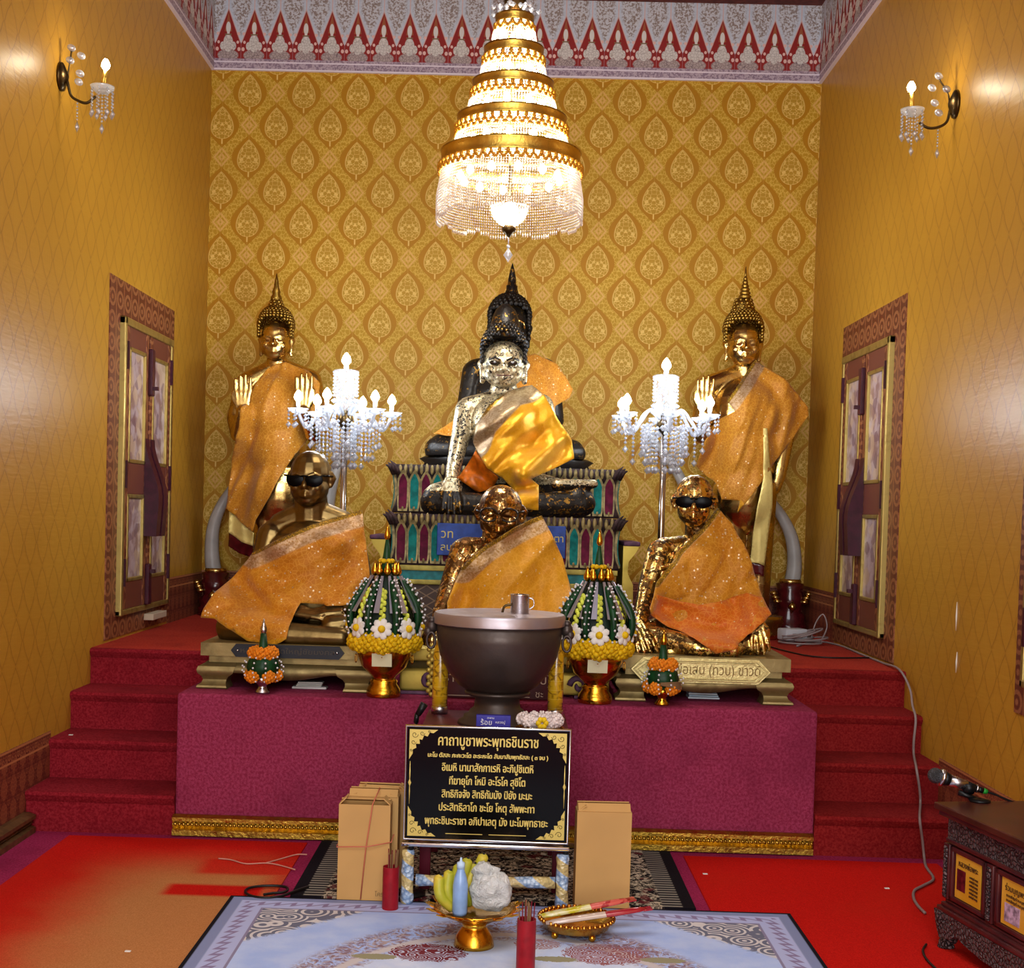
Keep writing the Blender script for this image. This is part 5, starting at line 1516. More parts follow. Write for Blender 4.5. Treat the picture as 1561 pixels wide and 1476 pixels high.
for k in range(6): ball(bm, Vector((q.x+.006, 4.775, ZT+.052))+Vector((.014*math.cos(k*1.05), -.004, .014*math.sin(k*1.05))), (.011, .007, .011), 6, 4)
obj('yellow_bloom', bm, plain('yellow_petal', 'e6c21c', .6), gd)
obj('blue_bow', ball(ball(B(), (q.x-.004, 4.770, ZT+.022), (.012, .006, .009), 8, 6), (q.x+.012, 4.770, ZT+.022), (.010, .006, .010), 8, 6), plain('pale_blue_ribbon', '9fc4d0', .5), gd)
# microphone stand without a microphone, left of the bowl
q = P(634, 1104, 4.72)
ms = empty('microphone_stand', (q.x, 4.72, .008), 'thin microphone stand with an empty black clip behind the left corner of the prayer sign', 'microphone stand')
obj('pole', tube(B(), [(q.x, 4.72, .02), (q.x, 4.72, q.z+.02)], .006, 8), M['steelpole'], ms)
obj('foot_disc', lathe(B(), [(.05, .008), (.05, .016), (.008, .024)], (q.x, 4.72, 0), 20), M['black'], ms)
a, b = P(634, 1098, 4.72), P(646, 1072, 4.72)
bm = tube(B(), [P(634, 1102, 4.72), P(636, 1088, 4.72)], .009, 8); tube(bm, [P(637, 1090, 4.72), P(647, 1073, 4.72)], [.011, .015], 10)
obj('clip', bm, M['black'], ms)

# ------------------------------------------------------------------ prayer sign on its wrapped stand
Ys = 4.60
x0, x1, z0, z1 = -.340, .219, .243, .630
sg = empty('prayer_sign', ((x0+x1)/2, Ys, .008), 'black prayer sign with gilded lettering and corner scrolls on a wrapped pipe stand', 'sign')
obj('board', box(B(), (x0, Ys-.006, z0), (x1, Ys+.008, z1), .002), plain('gloss_black_board', '050506', .16, spec=.18), sg, False)
M['chrome'] = plain('chrome', 'd8dce0', .12, 1.0)
M['gilt'] = plain('pale_gilt_print', 'ccb45c', .4, .25)
obj('frame', tube(B(), [(x0-.004, Ys-.004, z0-.004), (x1+.004, Ys-.004, z0-.004), (x1+.004, Ys-.004, z1+.004), (x0-.004, Ys-.004, z1+.004)], .0055, 8, closed=True), M['chrome'], sg)
obj('lower_rail', box(box(B(), (x0-.012, Ys-.012, z0-.030), (x1+.012, Ys+.012, z0-.014), .004), (x0+.0, Ys+.02, z0-.02), (x1+.03, Ys+.03, z0-.01)), M['chrome'], sg)
lines = [('คาถาบูชาพระพุทธชินราช', .569, .052, .345), ('นะโม ตัสสะ ภะคะวะโต อะระหะโต สัมมาสัมพุทธัสสะ ( ๓ จบ )', .528, .021, .415),
         ('อิเมหิ นานาสักกาเรหิ อะภิปูชิเตหิ', .481, .038, .315), ('ทีฆายุโก โหมิ อะโรโค สุขิโต', .434, .038, .262),
         ('สิทธิกิจจัง สิทธิกัมมัง ปิยัง มะมะ', .388, .038, .312), ('ประสิทธิลาโภ ชะโย โหตุ สัพพะทา', .342, .038, .330), ('พุทธะชินะราชา อภิปาเลตุ มัง นะโมพุทธายะ', .294, .038, .425)]
for body, zz, size, wd in lines:
    bm = text_mesh(body, size, .0004)
    xs = [v.co.x for v in bm.verts]; k = wd/(max(xs)-min(xs)); mid = (max(xs)+min(xs))/2
    for v in bm.verts: v.co.x = (v.co.x-mid)*k
    # embolden: second copy shifted a hair
    for dx, dy in ((.0012, 0), (.0006, .0008)):
        b2 = bmesh.ops.duplicate(bm, geom=(bm.verts[:] if dx == .0012 else n_first)+([] if dx != .0012 else bm.edges[:]+bm.faces[:]))
        if dx == .0012: n_first = [e for e in b2['geom'] if isinstance(e, (bmesh.types.BMVert, bmesh.types.BMEdge, bmesh.types.BMFace))]
        bmesh.ops.translate(bm, vec=(dx, dy, -.0001), verts=[e for e in b2['geom'] if isinstance(e, bmesh.types.BMVert)])
    bmesh.ops.transform(bm, matrix=TXT((x0+x1)/2, Ys-.0066, zz), verts=bm.verts[:])
    obj('lettering', bm, M['gilt'], sg, False)
for sx in (-1, 1):
    for sz in (-1, 1):
        cxn, czn = (x0+.008 if sx < 0 else x1-.008), (z0+.008 if sz < 0 else z1-.008)
        pts = [(0, 0), (.098, 0), (.082, .012), (.070, .010), (.062, .024), (.050, .020), (.044, .036), (.034, .034), (.036, .050), (.022, .050), (.024, .064), (.012, .070), (.012, .084), (0, .104)]
        T = Matrix(((-sx, 0, 0, cxn), (0, 0, 1, Ys-.0066), (0, -sz, 0, czn), (0, 0, 0, 1)))
        bm = prism(B(), pts, T, .001)
        obj('corner_scroll', bm, M['gilt'], sg, False)
        bm = B()
        for (a, b, r) in ((.018, .018, .012), (.044, .013, .009), (.014, .044, .009), (.068, .006, .005), (.006, .072, .005)):
            tube(bm, [T @ Vector((a+(r*(1-i/15))*math.cos(i*.6), b+(r*(1-i/15))*math.sin(i*.6), -.0008)) for i in range(13)], .0011, 5)
        obj('scroll_line', bm, plain('dark_scroll_line', '5a4c1c', .5) if 'sline' not in M else M['sline'], sg)
    xs_ = x0+.012 if sx < 0 else x1-.012
    zm = (z0+z1)/2
    obj('side_spindle', lathe(B(), [(.0008, zm-.075), (.0022, zm-.03), (.0012, zm-.012), (.006, zm), (.0012, zm+.012), (.0022, zm+.03), (.0008, zm+.075)], (xs_, Ys-.007, 0), 8, Matrix.Diagonal((1, .12, 1))), M['gilt'], sg)
obj('bottom_flourish', box(box(B(), (x0+.14, Ys-.0068, z0+.018), (x0+.268, Ys-.006, z0+.0205)), (x0+.29, Ys-.0068, z0+.018), (x1-.14, Ys-.006, z0+.0205)), M['gilt'], sg, False)
g = G('bubble_wrap_and_tape'); _, x, y, z = g.obj()
bub = g.voro(70)
blue = g.mix(bub.sm(.2, .7), c('c0d2e6'), c('7f9cc0'))
tape = g.mix(g.noise(40, 3), c('bda566'), c('d6c288'))
kz = ((z+x*.72)/.092).fract()
M['bubble'] = g.set(g.mix(kz.sm(.50, .54)*kz.sm(1.0, .97), blue, tape), .25, 0, .6, coat=.4); g.bump(bub+g.noise(50, 3), .6, .01)
for px in (621, 857):
    q = P(px, 1340, Ys); zt = z0-.03
    r0 = .021
    bm = tube(B(), [(q.x, Ys, .014), (q.x, Ys, .03), (q.x, Ys, .075), (q.x, Ys, .12), (q.x, Ys, .17), (q.x, Ys, zt-.025), (q.x, Ys, zt-.012)], [r0, r0*1.15, r0*.98, r0*1.08, r0*.98, r0*1.12, r0*.95], 16)
    lg = obj('wrapped_leg', bm, M['bubble'], sg)
    obj('peg', tube(B(), [(q.x+.01, Ys, zt-.02), (q.x+.01, Ys, z0-.012)], .010, 8), M['black'], sg)
qa, qb = P(634, 1342, Ys), P(846, 1346, Ys)
obj('wrapped_crossbar', tube(B(), [qa.lerp(qb, t) for t in (0, .1, .25, .4, .55, .7, .85, 1)], [.022, .018, .021, .018, .022, .018, .021, .02], 14), M['bubble'], sg)

# ------------------------------------------------------------------ cardboard boxes
M['card'] = plain('tan_cardboard', 'c0955a', .75, var=.06, scale=5)
M['card_in'] = plain('cardboard_inside', '8a6a3c', .8)
def carton(x, y, w, d, h, rz, label, seed, flaps=(1, 1, 1, 1), z=.014):
    rnd = random.Random(seed)
    st = empty('cardboard_box', (x, y, z), label, 'box', 'tall cardboard boxes either side of the prayer sign')
    T = Matrix.Translation((x, y, z)) @ Matrix.Rotation(rz, 4, 'Z'); t = .004
    bm = B()
    box(bm, (-w/2, -d/2, 0), (w/2, -d/2+t, h), 0, T); box(bm, (-w/2, d/2-t, 0), (w/2, d/2, h), 0, T)
    box(bm, (-w/2, -d/2+t, 0), (-w/2+t, d/2-t, h), 0, T); box(bm, (w/2-t, -d/2+t, 0), (w/2, d/2-t, h), 0, T); box(bm, (-w/2+t, -d/2+t, 0), (w/2-t, d/2-t, t), 0, T)
    obj('carton', bm, M['card'], st, False)
    for k, (ax, sgn) in enumerate((('x', -1), ('x', 1), ('y', -1), ('y', 1))):
        if not flaps[k]: continue
        a = math.radians(rnd.uniform(18, 50))
        if ax == 'x':   # long flaps hinge on the front / back edges
            F_ = T @ Matrix.Translation((0, sgn*(d/2-t/2), h)) @ Matrix.Rotation(-sgn*(a-PI/2), 4, 'X')
            bm = box(B(), (-w/2+.004, -t/2, 0), (w/2-.004, t/2, d*.42), 0, F_)
        else:
            F_ = T @ Matrix.Translation((sgn*(w/2-t/2), 0, h)) @ Matrix.Rotation(sgn*(a-PI/2), 4, 'Y')
            bm = box(B(), (-t/2, -d/2+.006, 0), (t/2, d/2-.006, d*.42), 0, F_)
        obj('flap', bm, M['card'], st, False)
    return st
carton(-.483, 4.65, .180, .075, .335, -.01, 'tan cardboard box with pink string, frontmost of the stack left of the sign', 1, (0, 1, 1, 1))
carton(-.462, 4.735, .180, .075, .345, -.03, 'tan cardboard box in the middle of the stack left of the sign', 2)
carton(-.440, 4.82, .180, .075, .350, -.05, 'tan cardboard box at the back of the stack left of the sign', 3)
carton(.349, 4.655, .190, .085, .335, .04, 'single tan cardboard box standing right of the prayer sign', 6, (1, 1, 1, 0))
bm = B(); xs0, xs1, ya, yb_ = -.577, -.388, 4.607, 4.692
tube(bm, [(xs0, ya, .20), (-.47, ya-.004, .205), (xs1, ya, .222), (xs1+.004, yb_+.17, .24), (xs0+.02, yb_+.17, .22), (xs0-.002, ya+.02, .20)], .0022, 6, closed=True)
tube(bm, [(-.49, ya, .018), (-.475, ya-.004, .20), (-.455, ya-.003, .355), (-.44, 4.70, .392)], .0022, 6)
tag(obj('pink_string', bm, plain('pink_plastic_string', 'c06a50', .5), None), 'thin pink string tied round the left stack of cardboard boxes', 'string')
put_text('pencil_note', 'โคราช', .022, TXT(-.415, 4.6105, .03), plain('pencil_grey', '8a6c44', .8), bpy.data.objects['cardboard_box'])

# ------------------------------------------------------------------ incense cups on the blue rug
M['redcup'] = plain('red_cup', '8f0f1c', .45, var=.15)
M['stick'] = plain('incense_tan', '7a5a3c', .8); M['stickr'] = plain('incense_red', '6a1420', .8)
def cup(x, y, h, ns, label, group, seed):
    st = obj('incense_cup', lathe(B(), [(.0275, .0145), (.028, .02), (.028, h), (.025, h), (.025, .03), (.002, .03)], (x, y, 0), 28, cap=False), M['redcup'], None, 'auto', None)
    bm_ = st; tag(st, label, 'cup', 'red incense cups on the blue rug')
    rnd = random.Random(seed)
    for k in range(ns):
        a = rnd.random()*2*PI; r = .018*math.sqrt(rnd.random()); lx, ly = r*.5*math.cos(a)+rnd.uniform(-.003, .003), r*.5*math.sin(a)+rnd.uniform(-.003, .003); r *= .9
        bm = tube(B(), [(x+r*math.cos(a), y+r*math.sin(a), .032), (x+r*math.cos(a)+lx, y+r*math.sin(a)+ly, h+rnd.uniform(.035, .06))], .0019, 5)
        tag(obj('incense_stick', bm, M['stick'] if k % 3 else M['stickr'], None), 'thin incense stick standing in the red cup '+group, 'incense stick', 'incense sticks in the red cup '+group)
cup(-.379, 4.525, .160, 12, 'red incense cup in front of the left cardboard boxes', 'before the left cardboard boxes', 3)
cup(.077, 3.90, .185, 13, 'red incense cup nearest the camera on the blue rug', 'nearest the camera', 5)

# gold pedestal tray with bananas, a bottle and a bag
tx, ty, tz = -.082, 4.166, .0145
gt = empty('pedestal_tray', (tx, ty, tz), 'gold pedestal tray with petal rim holding bananas and a blue bottle', 'tray')
zq = P(722, 1384, ty).z
obj('foot', lathe(B(), [(.064, tz), (.062, tz+.01), (.058, tz+.032), (.040, tz+.058), (.036, tz+.064), (.040, tz+.070), (.036, tz+.076)], (tx, ty, 0), 32), M['gold'], gt)
obj('bowl', lathe(B(), [(.034, tz+.075), (.060, tz+.082), (.085, tz+.098), (.10, zq-.018), (.128, zq-.002), (.13, zq+.003), (.10, zq-.010), (.02, zq-.014)], (tx, ty, 0), 36), M['gold'], gt)
for k in range(26):
    a = 2*PI*k/26; d = Vector((math.cos(a), math.sin(a), 0)); s_ = Vector((-d.y, d.x, 0)); o_ = Vector((tx, ty, zq-.004))
    bm = B(); up = .012 if k % 2 else .004
    vs = [bm.verts.new(o_+p) for p in (d*.118+s_*.013, d*.140+s_*.014+Vector((0, 0, up)), d*.156+Vector((0, 0, up+.006)), d*.140-s_*.014+Vector((0, 0, up)), d*.118-s_*.013)]
    v2 = [bm.verts.new(v.co-Vector((0, 0, .003))) for v in vs]
    bm.faces.new(vs); bm.faces.new(v2[::-1])
    for i in range(5): bm.faces.new((vs[i], vs[(i+1) % 5], v2[(i+1) % 5], v2[i]))
    obj('rim_petal', bm, M['gold'], gt, False)
bn = empty('banana_bunch', (tx-.055, ty, zq-.008), 'bunch of green yellow bananas standing on the gold pedestal tray', 'bananas')
g = G('banana_skin'); nz = g.noise(12, 3); M['banana'] = g.set(g.mix(nz.sm(.4, .65), c('a8a828'), c('d0b840')), .5)
for k, (dx, dz, lean) in enumerate(((-.100, .02, -.045), (-.075, .035, -.03), (-.052, .055, -.012), (-.03, .075, .0), (-.012, .05, .02), (.01, .085, .03))):
    p0 = Vector((tx+dx*.55-.01, ty-.02+.012*k, zq-.004)); p2 = Vector((tx+dx+lean*.3, ty-.02+.014*k, zq+.075+dz*.8))
    p1 = (p0+p2)/2+Vector((-.018, -.012, 0))
    sp = spline([p0, p1, p2, p2+Vector((.004, 0, .016))], 5)
    obj('banana', tube(B(), sp, [.006]+[.015+.003*math.sin(PI*i/(len(sp)-1)) for i in range(1, len(sp)-4)]+[.013, .008, .005, .004], 10), M['banana'], bn)
    obj('blossom_end', ball(B(), sp[-1], .005, 6, 4), M['black'], bn)
qx = P(701, 1380, ty-.045)
bo = empty('water_bottle', (qx.x, ty-.045, zq-.009), 'small pale blue bottle on the gold pedestal tray between bananas and bag', 'bottle')
H = P(701, 1312, ty-.045).z-zq
obj('bottle', lathe(B(), [(.022, zq-.009), (.0235, zq), (.0235, zq+H*.52), (.019, zq+H*.68), (.012, zq+H*.80), (.011, zq+H*.86)], (qx.x, ty-.045, 0), 20), plain('pale_blue_plastic', '86a8d8', .3, var=.1, spec=.6), bo)
obj('cap', lathe(B(), [(.0125, zq+H*.85), (.0125, zq+H*.96), (.004, zq+H*.99), (.003, zq+H*1.06)], (qx.x, ty-.045, 0), 16), plain('blue_white_cap', 'b8d0ea', .4), bo)
g = G('clear_plastic_bag'); g.bump(g.noise(24, 5, .7, None, 1.2), 1.0, .03); M['bag'] = g.set(g.mix(g.noise(10, 3), c('eef4f2'), c('ffffff')), .12, 0, .9, alpha=.78)
bm = B(); ball(bm, P(748, 1358, ty-.01), (.066, .05, .062), 28, 20)
for v in bm.verts:
    n_ = noise.noise(v.co*30)*.012+noise.noise(v.co*70)*.006
    v.co += (v.co-P(748, 1358, ty-.01)).normalized()*n_
    v.co.z = max(v.co.z, zq-.006)
bgo = empty('plastic_bag', (P(748, 1380, ty-.01).x, ty-.01, zq-.007), 'crumpled clear plastic bag of rice on the right of the gold pedestal tray', 'plastic bag')
obj('bag_body', bm, M['bag'], bgo)
bm = B(); ball(bm, P(740, 1328, ty), (.042, .03, .026), 20, 12)
for v in bm.verts: v.co += Vector((noise.noise(v.co*50), noise.noise(v.co*55+Vector((3, 0, 0))), noise.noise(v.co*60)))*.014
obj('bag_mouth', bm, M['bag'], bgo)

# low gold tray with incense packets
lx, ly, lz = .246, 4.31, .0145
lt = empty('low_tray', (lx, ly, lz), 'round low gold tray on short feet right of the pedestal tray', 'tray')
obj('dish', lathe(B(), [(.085, lz+.020), (.105, lz+.026), (.118, lz+.052), (.122, lz+.056), (.112, lz+.052), (.095, lz+.030), (.01, lz+.030)], (lx, ly, 0), 36), M['gold'], lt)
for k in range(4): obj('foot', lathe(B(), [(.008, lz), (.012, lz+.008), (.009, lz+.022)], (lx+.085*math.cos(k*PI/2+.6), ly+.085*math.sin(k*PI/2+.6), 0), 10), M['gold'], lt)
bm = B()
for k in range(40): ball(bm, (lx+.120*math.cos(PI*k/20), ly+.120*math.sin(PI*k/20), lz+.056), (.009, .009, .008), 6, 4)
obj('beaded_rim', bm, M['goldred'], lt)
g = G('incense_packet_wrap'); _, x, y, z = g.obj(); s3 = g.noise(30, 2)
M['pack'] = g.set(g.mix((x > .02), g.mix(s3.sm(.4, .6), c('c8b81c'), c('d8cf9a')), g.mix(s3.sm(.45, .55), c('a01420'), c('d05a50'))), .2, 0, .6, coat=.5)
M['pack2'] = g2 = None
g = G('clear_incense_packet'); _, x, y, z = g.obj(); M['pack2'] = g.set(g.mix((x > .03), g.mix(g.noise(60, 2, .5, g.vec(x*.2, y*4, z)), c('a88a78'), c('d8c4b8')), c('a01a28')), .18, 0, .7, coat=.6)
def packet(a, b, w, m, label):
    a, b = Vector(a), Vector(b); mid = (a+b)/2; d = (b-a)
    o = empty('incense_packet', mid, label, 'incense packet', 'incense packets on the low gold tray')
    T = d.to_track_quat('X', 'Z').to_matrix().to_4x4(); L = d.length
    bm = B(); n = 14; rows = []
    for i in range(n+1):
        t = i/n; k = 1-.55*abs(2*t-1)**6; x = L*(t-.5)
        rows.append([bm.verts.new(p) for p in ((x, -w/2*k, 0), (x, 0, .010*k+.002), (x, w/2*k, 0), (x, 0, -.008*k-.002))])
    for p, q in zip(rows, rows[1:]):
        for j in range(4): bm.faces.new((p[j], p[(j+1) % 4], q[(j+1) % 4], q[j]))
    bm.faces.new(rows[0][::-1]); bm.faces.new(rows[-1])
    md = obj('wrapper', bm, m, None); md.parent = o; md.matrix_local = T
    bm = B()
    for j in range(5): box(bm, (L*.5-.012, -w*.35+w*.16*j, -.002), (L*.5+.018, -w*.35+w*.16*j+.006, .002))
    e = obj('crimped_end', bm, m, None, False); e.parent = md
    return o
packet(P(820, 1398, 4.30), P(960, 1372, 4.36), .05, M['pack'], 'yellow and red incense packet lying at the back of the low gold tray')
packet(P(832, 1408, 4.23), P(985, 1386, 4.28), .045, M['pack2'], 'clear and red incense packet lying at the front of the low gold tray')
# ------------------------------------------------------------------ flower offerings on the altar
M['leaf'] = plain('dark_folded_leaf', '0f3a1c', .45, var=.4, scale=30)
M['leaf2'] = plain('blackish_leaf', '0c2014', .5, var=.3, scale=30)
M['lime'] = plain('lime_braid', 'd2d850', .55, var=.25, scale=60)
M['marigold'] = plain('yellow_marigold', 'd6ac08', .7, var=.22, scale=120)
M['orange_m'] = plain('orange_marigold', 'd87c10', .7, var=.22, scale=120)
M['white_p'] = plain('white_petal', 'e2ded6', .55)
M['yolk'] = plain('flower_centre', 'e0b80c', .6)
M['bead'] = plain('white_bud', 'd8d6da', .4)
M['ribbon'] = plain('silver_ribbon', 'a8a4b0', .25, .6)
def puff(p, r, n=40, seed=0):
    """marigold head: a ball of ruffled petals"""
    rnd = random.Random(seed); bm = B(); ball(bm, p, r*.72, 10, 7)
    for k in range(n):
        z = 1-2*(k+.5)/n; a = k*2.39996; q = math.sqrt(1-z*z)
        d = Vector((q*math.cos(a), q*math.sin(a), z)); ball(bm, Vector(p)+d*r*.74, r*rnd.uniform(.24, .32), 6, 4)
    return bm
def bloom(parent, p, r, d):
    """white flower with a yellow heart facing d"""
    d = Vector(d).normalized(); u, w = frame_of(d); bm = B(); p = Vector(p)
    for k in range(7):
        a = 2*PI*k/7; e = u*math.cos(a)+w*math.sin(a)
        Rm = Matrix((e, d.cross(e), d)).transposed()
        ball(bm, p+e*r*.55, (r*.52, r*.40, r*.16), 8, 5, Rm)
    f = obj('white_flower', bm, M['white_p'], parent)
    obj('flower_heart', ball(B(), p+d*r*.18, r*.36, 8, 6), M['yolk'], f)
def baisri(px, py, Y, label):
    b0_ = PZ(px, py, ZA); x, y = b0_.x, Y; k = Y/F
    st = empty('leaf_offering', (x, y, ZA), label, 'flower offering', 'tall folded leaf offerings in gold bowls')
    z = lambda dpx: ZA+dpx*k
    obj('bowl', lathe(B(), [(25*k, z(0)), (26*k, z(2)), (24*k, z(14)), (18*k, z(20)), (20*k, z(24)), (16*k, z(28)), (20*k, z(33)), (34*k, z(46)), (41*k, z(64)), (42*k, z(78)), (38*k, z(80)), (8*k, z(78))], (x, y, 0), 32), M['goldred'], st)
    obj('foot_band', lathe(B(), [(25.6*k, z(1)), (26.6*k, z(5)), (26*k, z(9)), (25*k, z(13)), (20*k, z(20.5)), (21.5*k, z(24)), (18*k, z(27.5))], (x, y, 0), 32, cap=False), M['gold'], st)
    lb = B(); box(lb, (x-15*k, y-42.2*k, z(50)), (x+15*k, y-41.2*k, z(70)))
    for v in lb.verts:
        t = (v.co.z-z(50))/(20*k); v.co.y += (1-t)*4.5*k+abs(v.co.x-x)*.0
    obj('paper_tag', lb, plain('cream_tag', 'cfcaa6', .6) if 'tag' not in M else M['tag'], st, False)
    for s in (-1, 1): obj('ring_handle', tube(B(), [(x+s*43*k+.004*math.cos(2*PI*i/10), y-.01, z(58)+7*k*math.sin(2*PI*i/10)) for i in range(10)], .0018, 6, closed=True), M['gold'], st)
    for i in range(16):
        a = 2*PI*i/16; r = 43*k
        obj('marigold', puff((x+r*math.cos(a), y+r*math.sin(a), z(84+4*(i % 2))), 16.5*k, 40, i), M['marigold'], st)
    obj('leaf_cone', lathe(B(), [(44*k, z(82)), (47*k, z(100)), (42*k, z(130)), (28*k, z(160)), (14*k, z(185)), (9*k, z(190))], (x, y, 0), 28), M['leaf2'], st)
    for i in range(8):
        a = 2*PI*i/8+PI/8; d = Vector((math.cos(a), math.sin(a), 0)); s_ = Vector((-d.y, d.x, 0)); o_ = Vector((x, y, 0))
        sp = spline([o_+d*46*k+Vector((0, 0, z(92))), o_+d*56*k+Vector((0, 0, z(116))), o_+d*53*k+Vector((0, 0, z(142))), o_+d*38*k+Vector((0, 0, z(166))), o_+d*27*k+Vector((0, 0, z(180)))], 6)
        bm = B(); n = len(sp)
        prev = None
        for j, p in enumerate(sp):                       # folded leaf fin: a row of overlapping scales
            w = (6.5*math.sin(PI*(j+2.5)/(n+5)))*k
            r_ = [bm.verts.new(p+s_*w), bm.verts.new(p+d*5*k), bm.verts.new(p-s_*w), bm.verts.new(p-d*8*k)]
            if prev:
                for q in range(4): bm.faces.new((prev[q], prev[(q+1) % 4], r_[(q+1) % 4], r_[q]))
            else: bm.faces.new(r_[::-1])
            prev = r_
        bm.faces.new(prev)
        fin = obj('leaf_fin', bm, M['leaf'], st)
        bm = B()
        for j, p in enumerate(sp[::2]):
            ball(bm, p+d*8*k+s_*2*k*(-1)**j, 1.9*k, 6, 4); ball(bm, p+d*4*k+s_*7*k, 1.5*k, 6, 4)
        obj('bud_row', bm, M['bead'], fin)
        a2 = a+PI/8; d2 = Vector((math.cos(a2), math.sin(a2), 0)); s2_ = Vector((-d2.y, d2.x, 0))
        bm = B(); sp2 = spline([o_+d2*49*k+Vector((0, 0, z(96))), o_+d2*50*k+Vector((0, 0, z(122))), o_+d2*42*k+Vector((0, 0, z(146))), o_+d2*31*k+Vector((0, 0, z(164)))], 5)
        for j, p in enumerate(sp2): ball(bm, p+s2_*2.2*k*(-1)**j, (3.8*k, 3.8*k, 4.6*k), 6, 4)
        obj('lime_braid', bm, M['lime'], st)
        for a3 in (a+.24, a-.10):
          d3 = Vector((math.cos(a3), math.sin(a3), 0)); s3_ = Vector((-d3.y, d3.x, 0))
          bm = B(); p0, p1 = o_+d3*23*k+Vector((0, 0, z(186))), o_+d3*55*k+Vector((0, 0, z(132)))
          vs = [bm.verts.new(q) for q in (p0+s3_*2*k, p0-s3_*2*k, p1-s3_*4.5*k, p1+s3_*4.5*k)]
          v2 = [bm.verts.new(v.co+d3*1.2*k) for v in vs]
          bm.faces.new(vs); bm.faces.new(v2[::-1])
          for q in range(4): bm.faces.new((vs[q], vs[(q+1) % 4], v2[(q+1) % 4], v2[q]))
          obj('silver_ribbon', bm, M['ribbon'], st, False)
        bloom(st, o_+d2*53*k+Vector((0, 0, z(108))), 16*k, d2+Vector((0, 0, .1)))
    for i in range(9):
        a = 2*PI*i/9; p = Vector((x+18*k*math.cos(a), y+18*k*math.sin(a), z(186)))
        obj('gilded_bud', lathe(B(), [(1.5*k, -1*k), (5*k, 3*k), (5.6*k, 7*k), (4*k, 12*k), (1.6*k, 18*k), (.4*k, 22*k)], p, 10), M['gold'], st)
    obj('spire', lathe(B(), [(9*k, z(188)), (7.5*k, z(205)), (5*k, z(222)), (2.2*k, z(242))], (x, y, 0), 14), M['leaf'], st)
    bm = B()
    for i in range(6):
        a = 2*PI*i/6; ball(bm, (x+8*k*math.cos(a), y+8*k*math.sin(a), z(208)), (5*k, 5*k, 4*k), 7, 5)
    obj('orchid_ring', bm, M['marigold'], st)
    obj('gilded_tip', lathe(B(), [(1*k, z(238)), (4.5*k, z(244)), (4.5*k, z(249)), (2*k, z(258)), (.3*k, z(266))], (x, y, 0), 10), M['gold'], st)
    return st
M['tag'] = plain('cream_tag', 'cfcaa6', .6)
baisri(587, 1058, 5.582, 'tall green leaf offering with white flowers in a gold bowl left of the alms bowl')
baisri(906, 1070, 5.582, 'tall green leaf offering with white flowers in a gold bowl right of the alms bowl')
def phum(px, py, Y, m, label, sticks):
    b0_ = PZ(px, py, ZA); x, y = b0_.x, Y; k = Y/F
    st = empty('small_flower_offering', (x, y, ZA), label, 'flower offering', 'small marigold offerings at the altar edge')
    z = lambda d: ZA+d*k
    obj('cup', lathe(B(), [(11*k, z(0)), (11*k, z(3)), (7*k, z(8)), (6*k, z(11)), (10*k, z(16)), (14*k, z(24)), (12*k, z(25)), (2*k, z(22))], (x, y, 0), 20), m, st)
    obj('leaf_ball', lathe(B(), [(10*k, z(22)), (20*k, z(30)), (23*k, z(40)), (20*k, z(52)), (10*k, z(58))], (x, y, 0), 20, wob=lambda a, q: 1+.10*math.cos(9*a)), M['leaf'], st)
    for i in range(6):
        a = 2*PI*i/6+.3
        obj('marigold', puff((x+14*k*math.cos(a), y+14*k*math.sin(a), z(62)), 11*k, 34, i), M['orange_m'], st)
    for i in range(5):
        a = 2*PI*i/5-PI/2+.62
        obj('marigold', puff((x+21*k*math.cos(a), y+21*k*math.sin(a), z(27)), 11*k, 34, i+9), M['orange_m'], st)
    obj('leaf_spire', lathe(B(), [(8*k, z(60)), (7*k, z(72)), (4.5*k, z(92))], (x, y, 0), 12), M['leaf'], st)
    obj('flame_tip', lathe(B(), [(2.5*k, z(90)), (5*k, z(95)), (5.5*k, z(99)), (3*k, z(105)), (.4*k, z(115))], (x, y, 0), 12), m, st)
    for i in range(10):
        a = 2*PI*i/10; bm = B()
        for j in range(6):
            t = j/5; r = (22+10*math.sin(PI*t))*k; ball(bm, (x+r*math.cos(a), y+r*math.sin(a), z(20+36*t)), 1.7*k, 6, 4)
        obj('bud_string', bm, M['bead'], st)
    if sticks:
        for i in range(5):
            obj('incense_bundle', tube(B(), [(x-6*k, y-26*k, z(34+.6*i)), (x+26*k, y-24*k+1.4*k*i, z(28+2.4*i))], 1.3*k, 6), M['stick'], st)
phum(401, 1056, 5.572, M['silver'], 'small orange marigold offering in a silver cup before the left stand', False)
phum(1008, 1074, 5.572, M['gold'], 'small orange marigold offering in a gold cup before the right stand', True)
